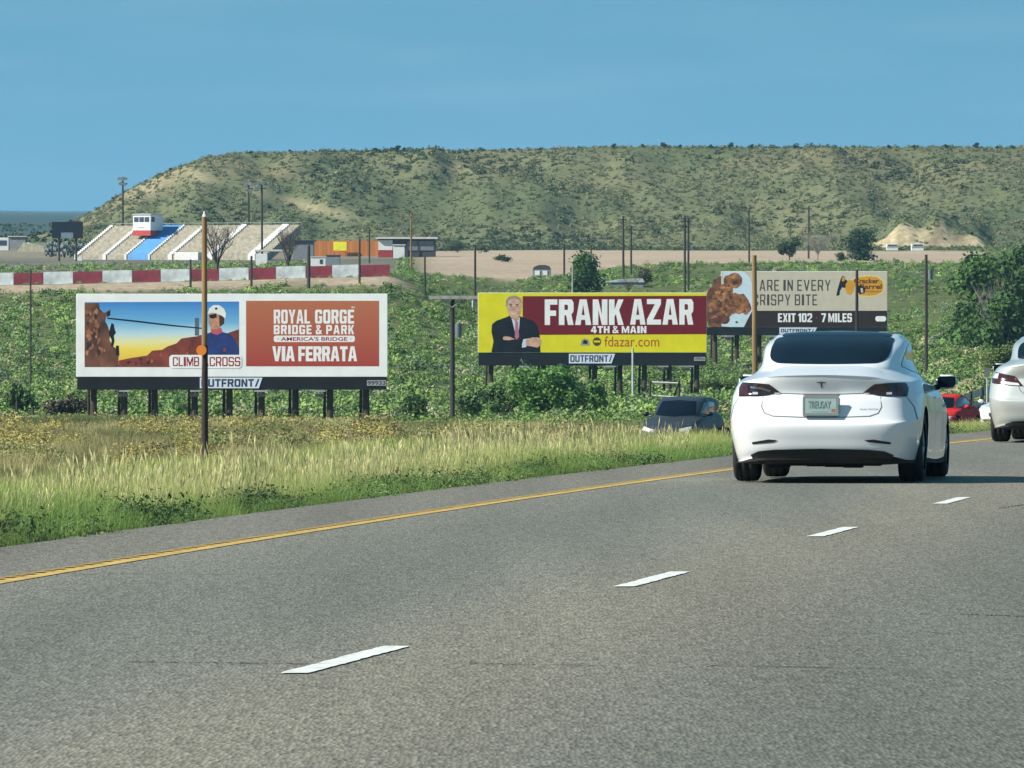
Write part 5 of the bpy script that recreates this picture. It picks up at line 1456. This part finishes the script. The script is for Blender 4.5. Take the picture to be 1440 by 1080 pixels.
# speedway fence poles and line poles
for (px, yt, Y, wp, m, lab) in (
    (43, 378, 560, 2.6, DARKW, 'thin dark pole in front of the leftmost red block of the wall'),
    (268, 365, 700, 3.2, DARKW, 'dark pole in front of the wall, just left of the tall two tone pole'),
    (353.5, 360, 698, 3.4, DARKW, 'dark pole at the left end of the red block below the thin roofed stand'),
    (434, 345, 697, 4.6, DARKW, 'thickest dark pole in front of the wall, left of the white cabin'),
    (505.5, 335, 700, 3.2, DARKW, 'dark pole at the left end of the last red block'),
    (519.5, 320, 900, 2.2, DARKW, 'thin dark pole rising behind the last red block in front of the orange fence'),
    (578, 300, 830, 2.8, OCHRE, 'pale ochre pole in front of the grey walled building'),
    (597.5, 361, 700, 2.9, DARKW, 'dark pole above the left end of the bleached crossarm'),
    (668, 344, 720, 3.4, DARKW, 'dark pole above the right end of the bleached crossarm'),
    (793.5, 343, 800, 3.0, DARKW, 'short dark pole just left of the round dark tree'),
    (805, 372, 720, 2.6, GREYW, 'pale grey post at the left foot of the round dark tree'),
    (831, 345, 790, 2.2, DARKW, 'thin dark pole sticking out of the top of the round dark tree'),
    (876.5, 304, 780, 3.2, DARKW, 'taller dark pole of the pair above the grey trailer'),
    (887.5, 318, 800, 2.8, DARKW, 'shorter dark pole of the pair above the grey trailer'),
    (963, 303, 745, 3.4, DARKW, 'left dark pole of the close pair above the gap between the yellow and beige billboards'),
    (968, 306, 750, 3.2, DARKW, 'right dark pole of the close pair above the gap between the yellow and beige billboards'),
    (1053.5, 294, 900, 2.6, DARKW, 'thin dark pole rising behind the bright ochre pole'),
    (1137, 290, 1000, 2.6, DARKW, 'thin dark pole against the mesa above the slogan of the beige billboard'),
):
    t, zt, r = pole(px, yt, Y, wp, m, lab, name='line_pole')
    if yt < 322:
        k = Y / F
        mb = MB(); mb.box(-5 * k, 5 * k, -.12, -.04, zt - .35, zt - .25); mb.build('crossarm', m, t)
# steel post with fence braces
t, zt, r = pole(890, 490, 480, 3.2, GALV, 'thin grey steel post in front of the web address on the yellow billboard', name='steel_post')
k = 480 / F
t = thing('pole_gate', 'weathered pole gate with two bleached rails right of the thin steel post', 'gate', ground(935, 470))
k = 470 / F; gz = t.location.z
zz = lambda y: EYE - (y - HOR) * k - gz
for xp in (-21, 20):
    mb = MB(); mb.tube((xp * k, 0, -.4), (xp * k, 0, zz(535)), .07, .06, 8); mb.build('gate_post', DARKW, t)
for (a, b) in (((-18, 537.5), (18, 539)), ((-18, 556.5), (19, 559))):
    mb = MB(); mb.tube((a[0] * k, -.08, zz(a[1])), (b[0] * k, -.08, zz(b[1])), .055, .055, 8); mb.build('rail', mat('bleached_rail', (.52, .49, .42), rough=.85, var=.2), t)
mb = MB(); mb.tube((20 * k, .02, zz(537)), (8 * k, .5, -.2), .05, .05, 8); mb.build('brace', DARKW, t)
mb = MB(); mb.tube((-43 * k, 0, zz(573)), (-22 * k, .02, zz(545)), .05, .05, 8).tube((-44 * k, 0, zz(572)), (-20 * k, 0, zz(570)), .045, .045, 8); mb.build('brace', DARKW, t)
# little fence at far left
t = thing('rail_fence', 'short fence of dark posts and one bleached rail at the far left', 'fence', ground(32, 405))
k = 405 / F; gz = t.location.z; zz = lambda y: EYE - (y - HOR) * k - gz
for xp, yt in ((-8, 565), (14, 572)):
    mb = MB(); mb.tube((xp * k, 0, -.4), (xp * k, 0, zz(yt)), .075, .065, 8); mb.build('fence_post', DARKW, t)
mb = MB(); mb.tube((-14 * k, -.1, zz(586)), (15 * k, -.1, zz(587)), .06, .06, 8); mb.build('rail', MATS['bleached_rail'], t)
mb = MB(); mb.tube((-15 * k, .3, zz(574)), (-12 * k, .3, -.3), .05, .05, 6); mb.build('fence_post', DARKW, t)
# guardrail on the right
t = thing('guardrail', 'galvanised steel guardrail on wooden posts behind the red car', 'guardrail')
pa, pb = at(1348, 563, 375), at(1466, 521, 440)
n = 9
for k_ in (0, 1):
    mb = MB(); prof = [(-.16, 0), (-.10, -.05), (-.05, -.05), (0, 0), (.05, -.05), (.10, -.05), (.16, 0)]
    for i in range(len(prof) - 1):
        d0, d1 = prof[i], prof[i + 1]; o0 = Vector((0, d0[1], d0[0] - .52 * k_)); o1 = Vector((0, d1[1], d1[0] - .52 * k_))
        mb.quad([pa + o0, pb + o0, pb + o1, pa + o1]).quad([pa + o0 + Vector((0, .01, 0)), pb + o0 + Vector((0, .01, 0)), pb + o1 + Vector((0, .01, 0)), pa + o1 + Vector((0, .01, 0))])
    mb.build('rail', GALV, t)
for i in range(n):
    p = pa.lerp(pb, i / (n - 1)); gz = min(float(H(p.x, p.y)), p.z - .7)
    mb = MB(); mb.box(p.x - .08, p.x + .08, p.y + .02, p.y + .2, gz - .3, p.z + .2); mb.build('guardrail_post', BROWNW, t)
t = thing('road_sign', 'back of a small grey road sign beside the mirror of the silver sedan', 'sign', ground(1388, 360))
k = 360 / F; gz = t.location.z; zz = lambda y: EYE - (y - HOR) * k - gz
mb = MB(); mb.tube((0, 0, -.3), (0, 0, zz(520)), .035, .03, 6); mb.build('sign_post', GALV, t)
mb = MB(); mb.box(-.12, .12, -.05, -.035, zz(530), zz(517)); mb.build('sign_panel', mat('sign_back', (.13, .15, .15), rough=.5), t)

# ------------------------------------------------------------------ speedway
WB = mat('wall_white', (.48, .51, .51), rough=.85, var=.38, scale=1.1, bump=.1)
RB = mat('wall_maroon', (.19, .022, .035), rough=.8, var=.4, scale=1.1)
edges = [-65, -22, 19.5, 61, 103, 144, 186, 226, 267, 308, 350, 388, 430, 467, 507, 548]
order = ['first', 'second', 'third', 'fourth', 'fifth', 'sixth', 'seventh', 'eighth']
place = {1: 'white wall block cut by the left edge of the photo', 2: 'maroon wall block behind the thin pole, leftmost maroon one', 3: 'white wall block between the two leftmost maroon blocks',
         4: 'maroon wall block above the left corner of the white framed billboard', 5: 'white wall block below the scoreboard end of the grandstand', 6: 'maroon wall block below the press box',
         7: 'white wall block left of the pole beside the tall two tone pole', 8: 'maroon wall block crossed by the tall two tone pole', 9: 'grey white wall block right of the leafless dark tree', 10: 'maroon wall block below the thin roofed stand',
         11: 'white wall block behind the leafless grey tree', 12: 'maroon wall block below the white cabin', 13: 'white wall block below the orange fence', 14: 'last maroon wall block at the right end of the wall'}
for i in range(1, 15):
    a, b = edges[i], edges[i + 1]; Yw = 712
    ga, gb = ground(a, Yw), ground(b, Yw); red_ = i % 2 == 0
    c = (ga + gb) / 2; t = thing('wall_block', place[i], 'wall block', c, 0, 'maroon blocks of the speedway wall' if red_ else 'white blocks of the speedway wall')
    w_ = (gb.x - ga.x) / 2 - .012; dz = (gb.z - ga.z) / 2; h_ = .98 + (0 if red_ else .05)
    mb = MB(); iv = []
    P8 = [(-w_, -.28, -dz - .2), (w_, -.28, dz - .2), (w_, -.12, dz + h_), (-w_, -.12, -dz + h_), (-w_, .28, -dz - .2), (w_, .28, dz - .2), (w_, .12, dz + h_), (-w_, .12, -dz + h_)]
    mb.v = P8; mb.f = [(0, 1, 2, 3), (5, 4, 7, 6), (3, 2, 6, 7), (1, 5, 6, 2), (4, 0, 3, 7), (0, 4, 5, 1)]; mb.m = [0] * 6
    o = mb.build('concrete_block', RB if red_ else WB, t, bevel=.015)
# grandstand
YG = 1000; kG = YG / F
g0 = ground(105, YG); th = math.radians(-22)
gs = thing('grandstand', 'long open grandstand of tan benches with white stairs and one blue section', 'grandstand', g0, th)
Lg, Dg, Hg, NR = 24.4, 10.4, 3.75, 20
zb0 = at(105, 361, YG).z - g0.z
def tiers(a0, a1, lift, name, m, rows=NR, depth0=0.0):
    mb = MB()
    for r_ in range(rows):
        y0 = Dg * r_ / rows; z1 = zb0 + Hg * (r_ + 1) / rows
        mb.box(a0, a1, y0 - lift, y0 + Dg / rows - .004 - lift, zb0 + Hg * r_ / rows - .9, z1 + lift)
    return mb.build(name, m, gs)
TAN = mat('bench_tan', (.33, .30, .235), rough=.9, var=.3, scale=2.6)
BLU = mat('bench_blue', (.10, .29, .58), rough=.7, var=.1, scale=1.5)
STW = mat('stair_white', (.60, .60, .58), rough=.8, var=.12)
tiers(0, Lg, 0, 'bench_rows', TAN)
tiers(6.9, 9.4, .05, 'blue_section', BLU)
for (a, wd) in ((0.0, .55), (3.6, .6), (6.45, .32), (9.45, .32), (12.0, .7), (17.0, .9), (22.2, 1.2)):
    tiers(a, a + wd * .75, .10, 'stair', STW)
mb = MB(); mb.box(13.5, 16.6, -1.6, -.15, zb0 - .8, zb0 + .45); mb.build('landing', STW, gs, bevel=.06)
mb = MB()
for k_ in range(14): mb.tube((k_ * Lg / 13, Dg, zb0 + Hg - .2), (k_ * Lg / 13, Dg, zb0 + Hg + .28), .02, .02, 5)
mb.tube((0, Dg, zb0 + Hg + .27), (Lg, Dg, zb0 + Hg + .27), .02, .02, 5); mb.build('railing', GALV, gs)
# press box
pbp = at(187, 329, 1002.5)
pb = thing('press_box', 'white press box with three dark windows and a red base on top of the grandstand', 'booth', pbp, th)
k = 1002.5 / F; wx, dy, hz = 25 * k / math.cos(th), 16 * k / math.sin(-th), 27 * k
mb = MB(); mb.box(0, wx, 0, dy, .42, hz); mb.build('wall', mat('booth_white', (.66, .67, .67), rough=.7, var=.08), pb)
mb = MB(); mb.box(-.02, wx + .02, -.02, dy * .5, -.2, .418); mb.build('red_base', mat('booth_red', (.42, .05, .045), rough=.8), pb)
mb = MB(); mb.box(-.1, wx + .1, -.1, dy + .1, hz + .003, hz + .12); mb.build('roof', mat('booth_roof', (.45, .44, .42), rough=.8), pb)
for q in range(3):
    mb = MB(); mb.box(.15 + q * .68, .72 + q * .68, -.03, .02, hz - .85, hz - .28); mb.build('window', mat('booth_glass', (.05, .07, .09), rough=.2), pb)
mb = MB(); mb.box(wx - .02, wx + .03, .3, 1.2, hz - .85, hz - .28); mb.build('window', MATS['booth_glass'], pb)
mb = MB(); mb.box(.65, 1.45, -.03, -.005, .70, .84); mb.build('sign_lettering', mat('booth_sign', (.45, .36, .30)), pb)
# scoreboard
t = thing('scoreboard', 'black scoreboard on two dark legs left of the grandstand', 'scoreboard', ground(95, 980)); k = 980 / F; gz = t.location.z; zz = lambda y: EYE - (y - HOR) * k - gz
mb = MB(); mb.box(-22 * k, 21.5 * k, 0, .4, zz(335), zz(312)); mb.build('panel', mat('scoreboard_black', (.008, .012, .02), rough=.5), t, bevel=.02)
mb = MB(); mb.box(-9 * k, 8 * k, -.06, -.002, zz(335), zz(327)); mb.build('display', mat('scoreboard_grey', (.18, .22, .27), rough=.5), t)
for xp in (-12, 12):
    mb = MB(); mb.tube((xp * k, .2, -.3), (xp * k, .2, zz(335)), .12, .12, 8); mb.build('leg', DARKW, t)
# floodlight poles
def floodpole(px, yt, Y, lamps, label):
    t, zt, r = pole(px, yt, Y, 3.0, DARKW, label, name='floodlight_pole')
    k = Y / F
    mb = MB(); rowsz = sorted(set(b for a, b in lamps))
    for b in rowsz: mb.box(-6 * k, 6 * k, -.06, .06, zt - b * k - .05, zt - b * k + .05)
    mb.build('crossarm', DARKW, t)
    for (a, b) in lamps:
        mb = MB(); mb.tube((a * k, -.1, zt - b * k + .12), (a * k, -.42, zt - b * k - .02), .10, .24, 10)
        mb.build('floodlight', mat('floodlight_grey', (.55, .58, .60), rough=.3, metal=.4), t)
floodpole(173, 249, 1060, ((-5, 2), (-1, 3), (3, 2), (-3, 9), (2, 10)), 'lone floodlight pole behind the left part of the grandstand')
floodpole(350, 257, 1060, ((-5, 2), (0, 1), (4, 3), (-3, 8), (2, 11)), 'left floodlight pole of the pair behind the grandstand')
floodpole(368.5, 256, 960, ((-7, 3), (-3, 1), (2, 2), (9, 4), (-6, 9)), 'right floodlight pole of the pair, standing in front of the grandstand')
# stands and sheds to the right of the grandstand
def box_thing(name, label, cat, x0, x1, y0, y1, Y, depth, m, extra=None, rz=0.0, part='wall'):
    """a small building given by its front in photo pixels at distance Y"""
    cx = (x0 + x1) / 2; k = Y / F; z0 = at(cx, y1, Y).z; z1 = at(cx, y0, Y).z
    g = Vector(((cx - 720) * k, Y, z0)); t = thing(name, label, cat, g, rz)
    hw = (x1 - x0) * k / 2; h = z1 - z0
    gd = float(H(g.x, Y)) - z0
    mb = MB(); mb.box(-hw, hw, 0, depth, min(0, gd) - .3, h); mb.build(part, m, t, bevel=.02)
    if extra: extra(t, hw, h, depth, k)
    return t
def roofed(m, over=.2, th_=.12):
    def f(t, hw, h, d, k):
        mb = MB(); mb.box(-hw - over, hw + over, -over, d + over, h + .004, h + th_); mb.build('roof', m, t)
    return f
WHW = mat('shed_white', (.68, .68, .66), rough=.8, var=.1)
GRW = mat('shed_grey', (.20, .22, .23), rough=.8, var=.15)
DKW = mat('shed_dark', (.05, .05, .055), rough=.8, var=.2)
RDW = mat('shed_red', (.30, .035, .035), rough=.8, var=.15)
RFW = mat('roof_pale', (.55, .53, .50), rough=.8, var=.12)
box_thing('ticket_hut', 'small white hut under a thin canopy right of the grandstand', 'hut', 360, 376, 357, 374, 900, 2.0, WHW, None)
t = thing('canopy', 'thin pale canopy roof on posts over the small white hut', 'canopy', ground(383, 905)); k = 905 / F; gz = t.location.z; zz = lambda y: EYE - (y - HOR) * k - gz
mb = MB(); mb.box(-25 * k, 25 * k, -.6, 2.6, zz(353.5), zz(351)); mb.build('roof', RFW, t)
for xp in (-23, 22):
    for yy in (-.4, 2.4):
        mb = MB(); mb.tube((xp * k, yy, -.3), (xp * k, yy, zz(353.4)), .05, .05, 6); mb.build('post', GREYW, t)
box_thing('equipment_shed', 'dark grey shed between the grandstand and the orange fence', 'shed', 412, 441, 339, 364, 1010, 4.0, GRW, roofed(DKW))
def cabin_extra(t, hw, h, d, k):
    mb = MB(); mb.box(-hw - .05, hw + .05, -.05, d + .05, h + .004, h + .09); mb.build('roof', RFW, t)
    mb = MB(); mb.box(hw * .2, hw * .6, -.02, .01, h * .35, h * .8); mb.build('window', MATS['booth_glass'], t)
box_thing('white_cabin', 'white cabin behind the maroon block in front of the orange fence', 'cabin', 437, 458, 362, 376, 850, 2.2, WHW, cabin_extra)
box_thing('grey_trailer', 'dark grey trailer right of the white cabin', 'trailer', 459, 478, 360, 374, 868, 2.2, GRW, roofed(DKW, .05))
# orange fence and yellow sign
t = thing('orange_fence', 'rust orange board fence below the foot of the mesa', 'fence', ground(486, 1080)); k = 1080 / F; gz = t.location.z; zz = lambda y: EYE - (y - HOR) * k - gz
OR = mat('rusty_orange', (.48, .17, .04), rough=.85, var=.25, scale=2.2, streak=True)
for q in range(6):
    x0 = -47 + q * 15.7
    mb = MB(); mb.box(x0 * k, (x0 + 15.4) * k, 0, .06, min(-.3, zz(362)), zz(338.5)); mb.build('fence_panel', OR, t)
    mb = MB(); mb.box((x0 - .4) * k, (x0 + .4) * k, .07, .2, -.3, zz(338)); mb.build('fence_post', BROWNW, t)
t = thing('yellow_sign', 'bright yellow sign board on the orange fence', 'sign', at(478, 352.5, 1079.4)); k = 1079 / F
mb = MB(); mb.box(-9 * k, 9.5 * k, -.12, 0, 0, 12.5 * k); mb.build('panel', mat('sign_yellow', (.80, .74, .03), rough=.6), t, bevel=.02)
art([(-6, -5), (-3, -8.5), (2, -9), (6, -7.5), (6, -4), (3, -6), (0, -5), (-3, -3)], mat('sign_green', (.35, .38, .02)), t, 'sign_picture', lambda a, b: (a * k, -b * k), -.135)
# building right
def hall(t, hw, h, d, k):
    mb = MB(); mb.box(-hw - .3, hw + .3, -.5, d + .3, h + .004, h + .22); mb.build('roof', RFW, t)
    mb = MB(); mb.box(-hw - .004, -hw + 20 * k, -.10, -.004, .9, h - .15); mb.build('white_wall', WHW, t)
    mb = MB(); mb.box(-hw - .004, -hw + 20 * k, -.10, -.004, -.3, .896); mb.build('red_wall', RDW, t)
    mb = MB(); mb.box(-hw + 40 * k, hw - 1 * k, -.08, -.004, .85, h - .25); mb.build('grey_wall', mat('grey_siding', (.16, .18, .20), rough=.8, var=.15), t)
    for xx in (40, 56, 78.6):
        mb = MB(); mb.box(-hw + (xx - .8) * k, -hw + (xx + .8) * k, -.16, -.084, -.3, h); mb.build('wall_post', DKW, t)
box_thing('speedway_hall', 'low building with a white and red front and a grey walled right side', 'building', 532, 612, 336, 362, 1040, 7.0, DKW, hall)
box_thing('white_kiosk', 'small white kiosk in front of the red and white building', 'kiosk', 553, 569, 345, 362, 1020, 1.6, WHW, roofed(RFW, .1))
# hut with two white panels
def van(t, hw, h, d, k):
    mb = MB(); mb.tube((-hw * .96, 0, h), (-hw * .96, d, h), .01, .01, 4)
    mb = MB(); mb.prism([(-hw, h + .003), (hw, h + .003), (hw * .86, h + .28), (hw * .4, h + .42), (-hw * .3, h + .42), (-hw * .85, h + .25)], .0, d); mb.build('roof', DKW, t)
    for s in (-.75, .08):
        mb = MB(); mb.box(hw * s, hw * (s + .52), -.05, -.004, h * .25, h * .85); mb.build('window', WHW, t)
box_thing('dark_hut', 'small dark round roofed hut with two white panels on the bare ground', 'hut', 749, 775, 379, 390, 780, 2.2, GRW, van)
def trailer2(t, hw, h, d, k):
    mb = MB(); mb.prism([(-hw, h + .003), (hw * 1.05, h + .003), (hw * .96, h + .35), (-hw * .2, h + .28), (-hw * .7, h + .1)], -.1, d); mb.build('roof', mat('tin_roof', (.46, .50, .50), rough=.5, var=.15), t)
    mb = MB(); mb.box(-hw - .8, hw + .1, -.5, -.15, -.2, .22); mb.build('skirting', DKW, t)
box_thing('flat_trailer', 'low grey trailer with a pale tin roof right of the round dark tree', 'trailer', 847, 905, 397, 408, 755, 2.6, GRW, trailer2)
def rv(t, hw, h, d, k):
    mb = MB(); mb.box(-hw * .8, hw * .8, -.04, .01, h * .45, h * .8); mb.build('window', MATS['booth_glass'], t)
    mb = MB(); mb.box(-hw, hw, -.03, -.004, .02, .2); mb.build('skirting', GREYW, t)
box_thing('white_trailer', 'white trailer below the sandy cut bank, right one of two', 'trailer', 1282, 1299, 342.5, 348.5, 1200, 2.2, WHW, rv)
box_thing('white_trailer', 'white trailer below the sandy cut bank, left one of two', 'trailer', 1247, 1263, 343, 348, 1205, 2.2, WHW, rv)
# left edge yard
box_thing('white_trailer', 'white trailer with dark windows cut by the left edge of the photo', 'trailer', -16, 12, 334, 354, 1150, 3, WHW, rv)
box_thing('grey_barn', 'grey shed right of the white trailer at the left edge', 'shed', 13, 36, 333, 354, 1180, 5, mat('barn_grey', (.22, .23, .23), rough=.9, var=.3), roofed(RFW))
box_thing('tan_container', 'pale tan container between the grey shed and the scoreboard', 'container', 41, 66, 341, 354, 1170, 3, mat('container_tan', (.45, .43, .30), rough=.8, var=.15), None, rz=.2)
t = thing('earth_mound', 'pale sloping heap beside the tan container', 'heap', ground(50, 1120))
mb = MB(); mb.prism([(-2.6, -.3), (2.6, -.3), (1.6, .5), (.2, 1.0), (-1.6, 1.25)], -.6, 1.8); mb.build('heap', mat('heap_sand', (.42, .40, .28), rough=.95, var=.2), t)
TY = mat('old_tyre', (.16, .19, .19), rough=.9, var=.5, scale=2)
for q, (px, Y, lab) in enumerate(((72, 1040, 'pile of old grey tyres left of the scoreboard legs'), (94, 1030, 'pile of pale old tyres between the scoreboard legs'), (112, 1035, 'pile of old tyres between the scoreboard and the grandstand'))):
    t = thing('tyre_pile', lab, 'tyre pile', ground(px, Y)); mb = MB()
    for r_ in range(40):
        hz_ = rnd.uniform(0, 1.5) * (1 - abs(rnd.uniform(-1, 1)) * .3); xx, yy = rnd.uniform(-.8, .8), rnd.uniform(-.6, .6)
        mb.lathe_x([(-.1, .2), (-.1, .32), (.1, .32), (.1, .2), (-.1, .2)], (xx, yy, hz_ + .2), 8)
    mb.build('tyre_heap', TY, t)
t = thing('sandbag', 'white bag of sand on the ground at the left foot of the grandstand', 'bag', ground(113, 985))
mb = MB(); mb.prism([(-.32, -.1), (.32, -.1), (.28, .35), (.1, .55), (-.15, .52), (-.3, .3)], -.25, .25); mb.build('bag', WHW, t, bevel=.06)

# ------------------------------------------------------------------ air
hz = bpy.data.meshes.new('haze'); bm = bmesh.new()
bmesh.ops.create_cube(bm, size=1); bmesh.ops.scale(bm, vec=(9000, 9800, 190), verts=bm.verts); bmesh.ops.translate(bm, vec=(0, 4750, 85), verts=bm.verts)
bm.to_mesh(hz); bm.free()
ho = bpy.data.objects.new('haze', hz); COL.objects.link(ho); tag(ho, kind='stuff')
m = bpy.data.materials.new('haze_air'); m.use_nodes = True; t_ = m.node_tree
for n_ in list(t_.nodes): t_.nodes.remove(n_)
om = t_.nodes.new('ShaderNodeOutputMaterial'); pv = t_.nodes.new('ShaderNodeVolumePrincipled')
pv.inputs['Color'].default_value = (.36, .70, 1, 1); pv.inputs['Density'].default_value = 6.5e-5; pv.inputs['Anisotropy'].default_value = .1
t_.links.new(pv.outputs[0], om.inputs['Volume']); hz.materials.append(m)
